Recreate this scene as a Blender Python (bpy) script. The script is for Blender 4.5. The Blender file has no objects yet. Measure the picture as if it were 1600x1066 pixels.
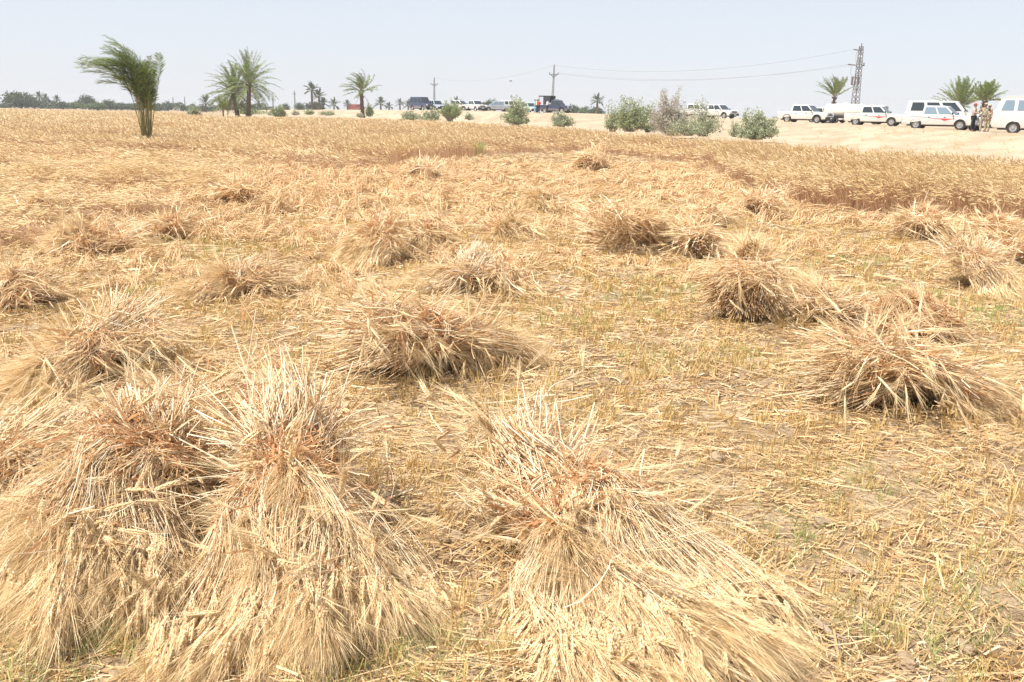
import bpy, bmesh, math, random
import numpy as np
from mathutils import Vector, Matrix

# ------------------------------------------------------------------ camera, light, exposure
scene = bpy.context.scene
C = scene.collection
F = 1400.0; HOR = 175.9; ROLL = math.radians(1.03); CAM_H = 1.65
PITCH = math.atan((533 - HOR) / F)
cam_d = bpy.data.cameras.new("camera"); cam = bpy.data.objects.new("camera", cam_d); C.objects.link(cam)
cam_d.lens = F / 1600 * 36; cam_d.sensor_width = 36; cam_d.clip_start = 0.05; cam_d.clip_end = 9000
fw = Vector((0, math.cos(PITCH), -math.sin(PITCH))); up0 = Vector((0, math.sin(PITCH), math.cos(PITCH))); rt0 = Vector((1, 0, 0))
RT = rt0 * math.cos(ROLL) + up0 * math.sin(ROLL); UP = up0 * math.cos(ROLL) - rt0 * math.sin(ROLL)
m = Matrix.Identity(4)
for i in range(3):
    m[i][0] = RT[i]; m[i][1] = UP[i]; m[i][2] = -fw[i]
m[2][3] = CAM_H
cam.matrix_world = m
scene.camera = cam

SUN_EL = math.radians(62)
SUN_DIR = Vector((-0.80, -0.34, 0)).normalized() * math.cos(SUN_EL) + Vector((0, 0, math.sin(SUN_EL)))
world = bpy.data.worlds.new("World"); scene.world = world; world.use_nodes = True
wn = world.node_tree; wn.nodes.clear()
sky = wn.nodes.new("ShaderNodeTexSky"); sky.sky_type = 'NISHITA'; sky.sun_disc = False
sky.sun_elevation = SUN_EL; sky.sun_rotation = math.atan2(SUN_DIR.x, SUN_DIR.y)
sky.air_density = 1.0; sky.dust_density = 0.6; sky.ozone_density = 1.0
bg = wn.nodes.new("ShaderNodeBackground"); bg.inputs[1].default_value = 0.113
wo = wn.nodes.new("ShaderNodeOutputWorld")
veil = wn.nodes.new("ShaderNodeMix"); veil.data_type = 'RGBA'; veil.inputs[0].default_value = 0.80   # dust in the air whitens the whole sky
veil.inputs[7].default_value = (5.0, 5.2, 5.75, 1)
wn.links.new(sky.outputs[0], veil.inputs[6]); wn.links.new(veil.outputs[2], bg.inputs[0]); wn.links.new(bg.outputs[0], wo.inputs[0])
sl = bpy.data.lights.new("sun", 'SUN'); sl.energy = 4.7; sl.angle = math.radians(0.6); sl.color = (1.0, 0.965, 0.91)
so = bpy.data.objects.new("sun", sl); C.objects.link(so)
so.rotation_euler = SUN_DIR.to_track_quat('Z', 'Y').to_euler()
scene.view_settings.view_transform = 'Standard'; scene.view_settings.look = 'None'
scene.view_settings.gamma = 1.0; scene.view_settings.exposure = 0.52
scene.render.engine = 'CYCLES'
scene.cycles.max_bounces = 6; scene.cycles.diffuse_bounces = 3; scene.cycles.transparent_max_bounces = 6

rng = np.random.default_rng(7); random.seed(7)

# ------------------------------------------------------------------ pixel -> world
def ray(px, py):
    return fw + RT * ((px - 800) / F) + UP * ((533 - py) / F)
def at(px, py, Y):
    d = ray(px, py); t = Y / d.y
    return Vector((d.x * t, Y, CAM_H + d.z * t))
def gz(px, py, z=0.0):
    d = ray(px, py); t = (z - CAM_H) / d.z
    return Vector((d.x * t, d.y * t, z))

# ------------------------------------------------------------------ tagging helpers
def tag(o, label=None, cat=None, group=None, kind=None):
    if label: o["label"] = label
    if cat: o["category"] = cat
    if group: o["group"] = group
    if kind: o["kind"] = kind
    return o
def empty(name, loc, rz=0.0):
    o = bpy.data.objects.new(name, None); C.objects.link(o); o.location = loc; o.rotation_euler = (0, 0, rz)
    o.empty_display_size = 0.1
    return o
def link_mesh(name, me, mats, parent=None, loc=None):
    for mt in (mats if isinstance(mats, (list, tuple)) else [mats]):
        if mt.name not in me.materials: me.materials.append(mt)
    o = bpy.data.objects.new(name, me); C.objects.link(o)
    if parent: o.parent = parent
    if loc is not None: o.location = loc
    return o
def copy_tree(o, parent=None):
    c = o.copy(); C.objects.link(c)
    if parent: c.parent = parent
    for ch in list(o.children): copy_tree(ch, c)
    return c

# ------------------------------------------------------------------ materials
def mat(name, col, rough=0.6, spec=0.3, metal=0.0, col2=None, island=None, noise=None, bump=None, transl=0.0, coat=0.0, emis=None):
    mt = bpy.data.materials.new(name); mt.use_nodes = True
    nt = mt.node_tree; N = nt.nodes; L = nt.links
    p = N["Principled BSDF"]; p.inputs["Roughness"].default_value = rough; p.inputs["Metallic"].default_value = metal
    p.inputs["Specular IOR Level"].default_value = spec; p.inputs["Base Color"].default_value = (*col, 1)
    if coat: p.inputs["Coat Weight"].default_value = coat
    csock = None
    if island and transl and name[:3] in ('str', 'ble', 'whe', 'fie', 'stu'):    # sun dried: a touch redder
        island = [(min(.95, c[0] * 1.02), c[1] * .985, c[2] * .98) for c in island]
    if island:                                     # list of colours picked per straw / leaf
        g = N.new("ShaderNodeNewGeometry"); r = N.new("ShaderNodeValToRGB")
        r.color_ramp.interpolation = 'LINEAR'
        el = r.color_ramp.elements
        while len(el) > 1: el.remove(el[-1])
        el[0].position = 0; el[0].color = (*island[0], 1)
        for i, c in enumerate(island[1:]):
            e = el.new((i + 1) / (len(island) - 1)); e.color = (*c, 1)
        L.new(g.outputs["Random Per Island"], r.inputs[0]); csock = r.outputs[0]
    if noise:                                      # (scale, colour2, detail, lo, hi)
        tc = N.new("ShaderNodeNewGeometry") if noise[0] < 0 or True else None
        n = N.new("ShaderNodeTexNoise"); n.inputs["Scale"].default_value = abs(noise[0]); n.inputs["Detail"].default_value = noise[2]
        L.new(tc.outputs["Position"], n.inputs["Vector"])
        mr = N.new("ShaderNodeMapRange"); mr.inputs[1].default_value = noise[3]; mr.inputs[2].default_value = noise[4]
        L.new(n.outputs[0], mr.inputs[0])
        mx = N.new("ShaderNodeMix"); mx.data_type = 'RGBA'
        L.new(mr.outputs[0], mx.inputs[0])
        if csock: L.new(csock, mx.inputs[6])
        else: mx.inputs[6].default_value = (*col, 1)
        mx.inputs[7].default_value = (*noise[1], 1)
        csock = mx.outputs[2]
    if coat:                                       # tan tint on the lower panels, uneven, fading out upwards
        oc = N.new("ShaderNodeTexCoord"); sx = N.new("ShaderNodeSeparateXYZ"); L.new(oc.outputs["Object"], sx.inputs[0])
        dn = N.new("ShaderNodeTexNoise"); dn.inputs["Scale"].default_value = 3.0; L.new(oc.outputs["Object"], dn.inputs["Vector"])
        ad = N.new("ShaderNodeMath"); ad.operation = 'MULTIPLY_ADD'; L.new(dn.outputs[0], ad.inputs[0]); ad.inputs[1].default_value = .45; L.new(sx.outputs[2], ad.inputs[2])
        dr = N.new("ShaderNodeMapRange"); dr.inputs[1].default_value = .45; dr.inputs[2].default_value = 1.05; dr.inputs[3].default_value = .65; dr.inputs[4].default_value = 0; L.new(ad.outputs[0], dr.inputs[0])
        dm = N.new("ShaderNodeMix"); dm.data_type = 'RGBA'; L.new(dr.outputs[0], dm.inputs[0]); L.new(csock, dm.inputs[6]); dm.inputs[7].default_value = (.50, .40, .29, 1); csock = dm.outputs[2]
    if csock: L.new(csock, p.inputs["Base Color"])
    if bump:                                       # (scale, distance, detail)
        tc = N.new("ShaderNodeNewGeometry")
        n = N.new("ShaderNodeTexNoise"); n.inputs["Scale"].default_value = bump[0]; n.inputs["Detail"].default_value = bump[2]
        L.new(tc.outputs["Position"], n.inputs["Vector"])
        b = N.new("ShaderNodeBump"); b.inputs["Distance"].default_value = bump[1]; b.inputs["Strength"].default_value = 1
        L.new(n.outputs[0], b.inputs["Height"]); L.new(b.outputs[0], p.inputs["Normal"])
    if transl:
        t = N.new("ShaderNodeBsdfTranslucent"); ms = N.new("ShaderNodeMixShader"); ms.inputs[0].default_value = transl
        t.inputs[0].default_value = (*col, 1)
        if csock: L.new(csock, t.inputs[0])
        L.new(p.outputs[0], ms.inputs[1]); L.new(t.outputs[0], ms.inputs[2]); L.new(ms.outputs[0], N["Material Output"].inputs[0])
    if emis:
        p.inputs["Emission Color"].default_value = (*emis, 1); p.inputs["Emission Strength"].default_value = 1
    return mt

STRAW = [(.46, .26, .12), (.72, .50, .25), (.82, .64, .38), (.60, .36, .16), (.88, .74, .49), (.62, .42, .19), (.85, .68, .41)]
M = {}
M['straw'] = mat('straw', (.7, .5, .3), .55, .25, island=STRAW, transl=.08)
M['straw_white'] = mat('bleached_straw', (.8, .7, .5), .5, .3, island=[(.86, .71, .47), (.91, .80, .58), (.80, .61, .36), (.93, .85, .66)], transl=.08)
M['leaf'] = mat('dry_leaf', (.6, .35, .18), .5, .35, island=[(.52, .25, .11), (.70, .40, .19), (.80, .58, .33), (.60, .31, .14), (.84, .66, .42)], transl=.25)
M['ear'] = mat('wheat_ear', (.65, .47, .25), .5, .35, island=[(.64, .45, .23), (.78, .60, .33), (.87, .72, .46), (.70, .51, .26)], transl=.1)
M['awn'] = mat('wheat_awn', (.62, .46, .25), .5, .3, island=[(.68, .50, .26), (.82, .65, .37), (.90, .77, .50), (.74, .56, .30)], transl=.2)
M['litter'] = mat('straw_litter', (.7, .5, .3), .5, .4, island=[(.38, .23, .10), (.64, .43, .20), (.83, .65, .37), (.48, .31, .13), (.74, .53, .27), (.44, .32, .14), (.88, .75, .50)], transl=.1)
M['stubble'] = mat('stubble', (.6, .45, .22), .5, .4, island=[(.50, .34, .12), (.66, .48, .20), (.56, .42, .15), (.76, .58, .29)], transl=.15)
M['greenblade'] = mat('green_blade', (.3, .4, .12), .5, .4, island=[(.26, .34, .08), (.42, .46, .16), (.50, .50, .22)], transl=.3)
M['fstalk'] = mat('field_stalk', (.5, .3, .17), .5, .3, island=[(.38, .21, .12), (.54, .34, .19), (.70, .50, .30), (.44, .26, .15)], transl=.2)
M['fear'] = mat('field_ear', (.6, .42, .22), .5, .3, island=[(.70, .52, .27), (.87, .72, .42), (.93, .82, .53), (.80, .61, .33), (.90, .77, .47)], transl=.2,
                noise=(.35, (.84, .64, .34), 3, .42, .62))
M['soil'] = mat('soil', (.30, .205, .12), .9, .1, noise=(2.6, (.50, .37, .23), 10, .38, .62), bump=(22, .07, 9))
M['sand'] = mat('sand', (.48, .38, .265), .95, .05, noise=(.5, (.37, .285, .19), 8, .40, .66), bump=(2.2, .16, 9))
M['plain'] = mat('far_plain', (.55, .45, .28), .95, .05, noise=(.02, (.45, .42, .25), 4, .4, .6))
M['palm'] = mat('palm_leaflet', (.08, .12, .04), .42, .5, island=[(.09, .135, .03), (.18, .235, .055), (.30, .35, .11), (.13, .18, .04)], transl=.2)
M['rachis'] = mat('frond_rib', (.24, .24, .08), .5, .3, island=[(.20, .20, .06), (.32, .28, .11)])
M['palm_far'] = mat('far_palm_leaflet', (.10, .12, .07), .5, .3, island=[(.085, .11, .06), (.13, .15, .08)], transl=.1)
M['deadfrond'] = mat('dead_frond', (.35, .25, .15), .7, .2, island=[(.30, .20, .12), (.42, .32, .20)])
M['trunk'] = mat('palm_trunk', (.20, .13, .085), .9, .1, noise=(5, (.12, .08, .055), 5, .4, .6), bump=(9, .08, 5))
M['bark'] = mat('bark', (.16, .12, .09), .9, .1, bump=(8, .05, 4))
M['twig'] = mat('pale_twig', (.40, .33, .25), .8, .1)
M['bushleaf'] = mat('grey_green_leaf', (.2, .23, .13), .5, .4, island=[(.24, .28, .14), (.38, .42, .25), (.52, .54, .37), (.28, .31, .15)], transl=.2)
M['bushgreen'] = mat('green_bush_leaf', (.16, .2, .08), .5, .4, island=[(.20, .26, .09), (.33, .38, .16), (.46, .48, .25)], transl=.2)
M['bushpink'] = mat('pale_blossom', (.6, .5, .45), .6, .2, island=[(.50, .42, .36), (.62, .52, .50), (.42, .38, .28)], transl=.2)
M['tree1'] = mat('tree_leaf', (.07, .10, .04), .55, .3, island=[(.055, .08, .035), (.09, .12, .05), (.12, .15, .065)], transl=.2)
M['tree2'] = mat('bright_tree_leaf', (.11, .17, .05), .55, .3, island=[(.10, .15, .045), (.15, .22, .07)], transl=.2)
M['tree3'] = mat('brown_tree_leaf', (.16, .11, .08), .55, .3, island=[(.15, .10, .07), (.20, .15, .10)], transl=.1)

# ------------------------------------------------------------------ fast mesh building
class MB:
    def __init__(self): self.v = []; self.f = {}; self.n = 0
    def add(self, verts, faces, mi=0):
        verts = np.asarray(verts, dtype=np.float32).reshape(-1, 3)
        faces = np.asarray(faces, dtype=np.int64)
        self.f.setdefault((faces.shape[1], mi), []).append(faces + self.n)
        self.v.append(verts); self.n += len(verts)
    def mesh(self, name, smooth=False):
        me = bpy.data.meshes.new(name)
        v = np.concatenate(self.v); me.vertices.add(len(v)); me.vertices.foreach_set("co", v.ravel())
        idx, starts, tot, mis = [], [], [], []; pos = 0
        for (k, mi), fl in self.f.items():
            f = np.concatenate(fl); nf = len(f)
            idx.append(f.ravel()); starts.append(pos + np.arange(nf) * k); tot.append(np.full(nf, k)); mis.append(np.full(nf, mi)); pos += nf * k
        idx = np.concatenate(idx).astype(np.int32)
        me.loops.add(len(idx)); me.loops.foreach_set("vertex_index", idx)
        st = np.concatenate(starts).astype(np.int32)
        me.polygons.add(len(st)); me.polygons.foreach_set("loop_start", st)
        me.polygons.foreach_set("loop_total", np.concatenate(tot).astype(np.int32))
        me.polygons.foreach_set("material_index", np.concatenate(mis).astype(np.int32))
        me.polygons.foreach_set("use_smooth", np.full(len(st), smooth))
        me.update(calc_edges=True)
        return me
    def build(self, name, mats, parent=None, loc=None, smooth=False):
        return link_mesh(name, self.mesh(name, smooth), mats, parent, loc)

def nrm(a): return a / np.maximum(np.linalg.norm(a, axis=-1, keepdims=True), 1e-9)
def rand(n, a=0., b=1.): return rng.uniform(a, b, n)
def ribbon(mb, P, W, side, mi=0):
    """P (N,M,3) paths, W (N,) or (N,M) widths, side (N,3)"""
    N, Mm, _ = P.shape
    W = np.asarray(W, dtype=float)
    if W.ndim == 1: W = np.repeat(W[:, None], Mm, 1)
    o = side[:, None, :] * W[:, :, None] * .5
    V = np.stack([P - o, P + o], axis=2).reshape(-1, 3)
    b = (np.arange(N) * Mm * 2)[:, None] + (np.arange(Mm - 1) * 2)[None, :]
    b = b.ravel()
    mb.add(V, np.stack([b, b + 1, b + 3, b + 2], 1), mi)
def tube(mb, P, R, sides=3, mi=0):
    N, Mm, _ = P.shape
    R = np.asarray(R, dtype=float)
    if R.ndim == 1: R = np.repeat(R[:, None], Mm, 1)
    T = np.empty_like(P); T[:, 1:-1] = P[:, 2:] - P[:, :-2]; T[:, 0] = P[:, 1] - P[:, 0]; T[:, -1] = P[:, -1] - P[:, -2]
    T = nrm(T)
    ref = np.broadcast_to(nrm(rng.normal(size=(N, 3)))[:, None, :], P.shape)
    U = nrm(np.cross(T, ref)); Vv = np.cross(T, U)
    an = np.arange(sides) / sides * 2 * math.pi
    ring = U[:, :, None, :] * np.cos(an)[None, None, :, None] + Vv[:, :, None, :] * np.sin(an)[None, None, :, None]
    V = P[:, :, None, :] + ring * R[:, :, None, None]
    i = (np.arange(N) * Mm * sides)[:, None, None] + (np.arange(Mm - 1) * sides)[None, :, None]
    k = np.arange(sides)[None, None, :]; k2 = (k + 1) % sides
    a = (i + k).ravel(); b = (i + k2).ravel()
    mb.add(V.reshape(-1, 3), np.stack([a, b, b + sides, a + sides], 1), mi)
def tmpl(mb, tv, tf, O, T, S, mi=0, side=None):
    """place template (tv along +Z, unit length) at origins O along directions T scaled by S (N,) or (N,3)"""
    N = len(O); T = nrm(T)
    ref = nrm(rng.normal(size=(N, 3))) if side is None else side
    U = nrm(np.cross(T, ref)); Vv = np.cross(T, U)
    S = np.asarray(S, dtype=float)
    if S.ndim == 1: S = np.repeat(S[:, None], 3, 1)
    V = O[:, None, :] + (U * S[:, :1])[:, None, :] * tv[None, :, :1] + (Vv * S[:, 1:2])[:, None, :] * tv[None, :, 1:2] + (T * S[:, 2:])[:, None, :] * tv[None, :, 2:]
    f = (np.arange(N) * len(tv))[:, None, None] + tf[None]
    mb.add(V.reshape(-1, 3), f.reshape(-1, tf.shape[1]), mi)
def bez(A, B, Cc, n):
    t = np.linspace(0, 1, n)[None, :, None]
    return A[:, None] * (1 - t) ** 2 + 2 * B[:, None] * t * (1 - t) + Cc[:, None] * t ** 2

def _ear_near():
    V = []; Fc = []
    def spike(c, d, l, w):
        d = d.normalized(); u = d.orthogonal().normalized(); v = d.cross(u)
        b = len(V); V.append(c); 
        mid = c + d * l * .45
        for k in range(4):
            a = k * math.pi / 2
            V.append(mid + (u * math.cos(a) + v * math.sin(a)) * w)
        V.append(c + d * l)
        for k in range(4):
            Fc.append((b, b + 1 + k, b + 1 + (k + 1) % 4)); Fc.append((b + 5, b + 1 + (k + 1) % 4, b + 1 + k))
    for k in range(9):
        z = k / 9 * .9
        for s in (-1, 1):
            zz = z + (.05 if s > 0 else 0)
            sc = 1 - abs(k - 3.5) / 9
            spike(Vector((s * .015, 0, zz)), Vector((s * .38, random.uniform(-.15, .15), 1)), .22 * sc + .04, .055 * sc + .01)
            if k % 2: spike(Vector((0, s * .015, zz)), Vector((0, s * .42, 1)), .19 * sc + .04, .05 * sc)
    return np.array([tuple(v) for v in V]), np.array(Fc)
def _awns(n, length, w, spread, z0=0., z1=.95):
    V = []; Fc = []
    for k in range(n):
        a = random.uniform(0, 2 * math.pi); s = random.uniform(.3, 1) * spread; z = random.uniform(z0, z1)
        r = Vector((math.cos(a), math.sin(a), 0)); p = Vector((0, 0, z)) + r * .03
        L = length * random.uniform(.7, 1.15); mid = p + Vector((0, 0, L * .5)) + r * s * L * .5; q = p + Vector((0, 0, L)) + r * s * L * 1.15
        sd = Vector((-math.sin(a), math.cos(a), 0)) * w
        b = len(V); V += [p - sd, p + sd, mid - sd * .8, mid + sd * .8, q]
        Fc += [(b, b + 1, b + 3), (b, b + 3, b + 2), (b + 2, b + 3, b + 4)]
    return np.array([tuple(v) for v in V]), np.array(Fc)
EAR_N = _ear_near()
def _ear_mid():
    rr = [(.0, .03), (.25, .075), (.6, .07), (1., .01)]; V = []; Fc = []
    for z, r in rr:
        for k in range(4): V.append((math.cos(k * math.pi / 2) * r, math.sin(k * math.pi / 2) * r * .8, z))
    for i in range(3):
        for k in range(4):
            a = i * 4 + k; b = i * 4 + (k + 1) % 4
            Fc += [(a, b, b + 4), (a, b + 4, a + 4)]
    return np.array(V), np.array(Fc)
EAR_M = _ear_mid()
EAR_F = (np.array([(0, 0, 0), (.09, 0, .45), (-.045, .078, .45), (-.045, -.078, .45), (0, 0, 1.)]), np.array([(0, 1, 2), (0, 2, 3), (0, 3, 1), (4, 2, 1), (4, 3, 2), (4, 1, 3)]))

# ------------------------------------------------------------------ terrain functions
def vnoise(x, y, s, seed=0):
    r = np.random.default_rng(seed); v = 0
    for k in range(6):
        a = r.uniform(0, 2 * math.pi); f = r.uniform(.6, 1.7) / s; ph = r.uniform(0, 6.28)
        v = v + np.sin((x * math.cos(a) + y * math.sin(a)) * f * 2 * math.pi + ph + 1.3 * np.sin((x * math.sin(a) - y * math.cos(a)) * f * 3.1 + ph * 2))
    return v / 6 * 1.6
def ground_z(x, y):
    x = np.asarray(x, float); y = np.asarray(y, float)
    near = np.clip(1 - (y - 25) / 30, 0, 1)
    return near * (.018 * vnoise(x, y, 2.3, 3) + .012 * vnoise(x, y, .7, 4) + .005 * vnoise(x, y, .22, 5))
def inpoly(x, y, poly):
    c = np.zeros(x.shape, bool); n = len(poly); j = n - 1
    for i in range(n):
        xi, yi = poly[i]; xj, yj = poly[j]
        if yi != yj: c ^= ((yi > y) != (yj > y)) & (x < (xj - xi) * (y - yi) / (yj - yi) + xi)
        j = i
    return c

# field edge (ground plan) from the far side, and the crest of the roadside bank
CREST = [(-200, 172, 240), (300, 172, 215), (340, 175.5, 160), (420, 172.5, 190), (520, 171.5, 190), (600, 172, 165), (640, 172, 150), (700, 172.5, 145), (760, 173.5, 140), (840, 176, 130), (900, 177, 128),
         (1060, 181, 118), (1150, 186.5, 106), (1210, 190, 84), (1300, 194, 76), (1380, 198, 67), (1500, 205, 58.5), (1600, 209.3, 53), (1800, 219, 45), (2200, 240, 36), (3000, 300, 28)]
EDGE = [(-200, 200), (300, 150), (340, 103), (400, 108), (500, 114), (600, 110), (700, 98), (800, 80), (900, 66), (1000, 53), (1100, 46), (1200, 38.5), (1300, 34.5), (1400, 30.5), (1500, 28), (1600, 25.5), (1800, 21), (2200, 16), (3000, 11)]
def interp(tab, x, k=1): return float(np.interp(x, [t[0] for t in tab], [t[k] for t in tab]))
def dirx(px):  # X per unit Y near the horizon line
    d = ray(px, HOR + .018 * (px - 800)); return d.x / d.y
def px_of(x, y):
    return 800 + np.asarray(x) / np.asarray(y) * F / math.cos(PITCH)
def crest(px):
    Y = interp(CREST, px, 2); return at(px, interp(CREST, px, 1), Y)
def road_z(px): return crest(px).z
EDGE_XY = [(dirx(p) * Y, Y) for p, Y in EDGE]

# ------------------------------------------------------------------ ground sheet
def grid_sheet(name, xs, ys, zf, mats, parent=None):
    X, Y = np.meshgrid(xs, ys); Z = zf(X, Y)
    mb = MB(); nx = len(xs); ny = len(ys)
    a = (np.arange(ny - 1)[:, None] * nx + np.arange(nx - 1)[None]).ravel()
    mb.add(np.stack([X, Y, Z], -1), np.stack([a, a + 1, a + nx + 1, a + nx], 1))
    return mb.build(name, mats, parent, smooth=True)
xs = np.concatenate([[-1500, -800, -300, -100, -40, -20], np.linspace(-12, 12, 240), [20, 40, 100, 300, 800, 1500]])
ys = np.concatenate([[-200, -50, -10, -3], np.linspace(0, 14, 180), np.linspace(14.3, 45, 70), [60, 90, 150, 300, 800, 1600]])
g = grid_sheet('ground', xs, ys, lambda x, y: ground_z(x, y), M['soil']); tag(g, kind='structure')

# roadside bank and sandy road
def build_bank():
    pxs = np.concatenate([np.arange(350, 600, 12.5), np.arange(600, 1640, 8), np.arange(1650, 3001, 50)])
    vs = np.concatenate([np.linspace(0, 1, 46), [1.02, 1.05, 1.12, 1.3, 1.7, 2.5, 4, 6.5]])
    V = np.zeros((len(pxs), len(vs), 3))
    for i, p in enumerate(pxs):
        c = crest(p); Ye = interp(EDGE, p) ; dx = dirx(p)
        toe = .50 if p > 1000 else .60
        for j, v in enumerate(vs):
            if v <= 1:
                Y = Ye - .6 + (c.y - Ye + .6) * v
                s = min(max((v - toe) / (1 - toe), 0), 1); s = s * s * (3 - 2 * s)
                z = .02 + (c.z - .02) * s + (.10 + .22 * (p < 800)) * min(v * 3, 1) * (1 - s * .5) * (vnoise(dx * Y, Y, 7., 9) * .6 + .4 * vnoise(dx * Y, Y * .4, 2.2, 10)) * (1 if v < .97 else .3) * (1 if 0.02 < v else 0) 
                z = max(z, .02)
            else:
                Y = c.y * v; z = c.z * (1 - .15 * min((v - 1), 1)) + .02 * vnoise(dx * Y, Y, 6., 12)
            V[i, j] = (dx * Y, Y, z)
    mb = MB(); n = len(vs)
    a = (np.arange(len(pxs) - 1)[:, None] * n + np.arange(n - 1)[None]).ravel()
    mb.add(V, np.stack([a, a + n, a + n + 1, a + 1], 1))
    o = mb.build('sand_road', M['sand'], smooth=True); tag(o, kind='structure')
build_bank()

# ------------------------------------------------------------------ standing and lodged wheat
def G2(px, py): v = gz(px, py); return (v.x, v.y)
far = [(p[0], p[1]) for p in EDGE_XY]
STAND = [G2(430, 262), G2(520, 269), G2(620, 265), G2(700, 253), G2(760, 243), G2(860, 238), G2(930, 240), G2(1030, 250), G2(1110, 268), G2(1190, 303), G2(1260, 324), G2(1330, 335), G2(1420, 339), G2(1500, 341), G2(1640, 352), G2(1900, 372), (15, 9)] + far[::-1][:-2] + [(-60, 160), (-170, 190), (-170, 40), (-40, 31)] + [G2(150, 236), G2(330, 250)]
LODGE = [G2(430, 262), G2(418, 290), G2(330, 325), G2(260, 338), G2(150, 360), G2(60, 392), G2(-150, 402), (-14, 8), (-45, 31)] + [G2(150, 236), G2(330, 250)]
def wheat(name, poly, strips, lodged=False):
    st = MB(); 
    for (Y0, Y1, dens, w, lod) in strips:
        A = (Y1 - Y0) * ((Y0 + Y1) * .62 + 3)
        n = int(dens * A * 1.0)
        y = rand(n, Y0, Y1); x = rand(n, -1, 1) * (.62 * Y1 + 1.5)
        pj = vnoise(x, y, 1.3, 61) * .5; pk = vnoise(x, y, 1.1, 62) * .5 + vnoise(x, y, .4, 63) * .2
        k = inpoly(x + pj, y + pk, poly) & (np.abs(x) < .62 * y + 1.5); x = x[k]; y = y[k]; n = len(x)
        if n == 0: continue
        B = np.stack([x, y, ground_z(x, y)], 1)
        a = vnoise(x, y, 4.5, 21); b = vnoise(x, y, 1.6, 22); c = vnoise(x, y, .7, 23)
        if lodged:
            h = (.26 + .13 * a + .10 * b + .05 * c) * rand(n, .6, 1.15); h = np.clip(h, .06, .6)
            ang = math.pi + .5 * a + .7 * b + rng.normal(0, .35, n); lean = rand(n, .28, .6)
        else:
            h = (.55 + .06 * a + .05 * b + .05 * c) * rand(n, .70, 1.10)
            lean = rand(n, .06, .30) * (1 + .6 * (b > .25))
            pt_ = np.clip((vnoise(x, y, 6, 81) - .15) * 3, 0, 1) * (px_of(x, y) < 1130) * np.clip((100 - y) / 30, 0, 1); h = h * (1 - .45 * pt_); lean = lean * (1 + 1.3 * pt_)
            pp = px_of(x, y); mid_ = np.clip(1 - np.abs(pp - 930) / 210, 0, 1) * np.clip((46 - y) / 10, 0, 1); h = h * (1 - .6 * mid_)
            wl = np.clip((y - 20) / 22, 0, 1); wl = np.where(px_of(x, y) < 440, .45 + .55 * wl, 1.); h = h * wl
            rim = ~inpoly(x + .35 * vnoise(x, y, .8, 71), y - .45 + .3 * vnoise(x, y, .6, 72), poly); h = h * np.where(rim, rand(n, .62, 1.05), 1)
            ang = math.pi + .3 + .5 * a + rng.normal(0, .7, n)
        D = np.stack([np.cos(ang), np.sin(ang) * .8, np.zeros(n)], 1)
        top = B + D * lean[:, None]; top[:, 2] += h
        ctl = B + D * (lean * .15)[:, None]; ctl[:, 2] += h * .85
        nseg = 4 if lod == 0 else 3
        P = bez(B, ctl, top, nseg)
        sd = nrm(np.stack([np.cos(rand(n, -.9, .9)), rng.normal(0, .6, n), np.zeros(n)], 1))
        ribbon(st, P, np.repeat((w * rand(n, .6, 1.2))[:, None], nseg, 1) * np.linspace(1.1, .7, nseg)[None], sd, 0)
        T = nrm(P[:, -1] - P[:, -2] + np.stack([D[:, 0] * .05, D[:, 1] * .05, rand(n, -.12, .02)], 1))
        el = rand(n, .085, .12)
        if lod == 0:
            tmpl(st, *EAR_M, P[:, -1], T, np.stack([el * 1.2, el * 1.2, el], 1), 1); tmpl(st, *_awns(5, 1.0, .012, .22), P[:, -1], T, el, 1)
            k = rand(n) < .6; nn = k.sum()      # dry leaves on the stalks
            q = B[k] + (top[k] - B[k]) * rand(nn, .2, .8)[:, None]; dd = nrm(rng.normal(size=(nn, 3)) * [1, 1, .4] + [0, 0, .3])
            e1 = q + dd * .08; e2 = q + dd * .16 - [0, 0, .07]
            ribbon(st, bez(q, e1, e2, 3), np.repeat(np.array([[.007, .008, .001]]), nn, 0), nrm(np.cross(dd, [0.1, .2, 1])), 0)
        else:
            s = w / .006
            ws = el * (.55 * s ** .75)
            tmpl(st, *EAR_F, P[:, -1], T, np.stack([ws * 1.4, ws * 1.4, el * s ** .35 * 1.15], 1), 1)
            if lod == 1: tmpl(st, *_awns(3, 1.0, .03, .25), P[:, -1], T, el * 1.1, 1)
    o = st.build(name, [M['fstalk'], M['fear']]); return o
o = wheat('standing_wheat', STAND, [(8, 16, 520, .006, 0), (16, 24, 320, .008, 0), (24, 40, 95, .012, 1), (40, 65, 42, .020, 1), (65, 110, 16, .036, 2), (110, 200, 5, .07, 2)])
tag(o, kind='stuff', label='ripe standing wheat with tangled golden ears filling the field behind the mown ground', cat='wheat')
o = wheat('lodged_wheat', LODGE, [(7, 16, 420, .006, 0), (16, 24, 240, .008, 0), (24, 46, 80, .013, 1)], True)
tag(o, kind='stuff', label='wind flattened wheat lying in waves on the left of the field', cat='wheat')

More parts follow.
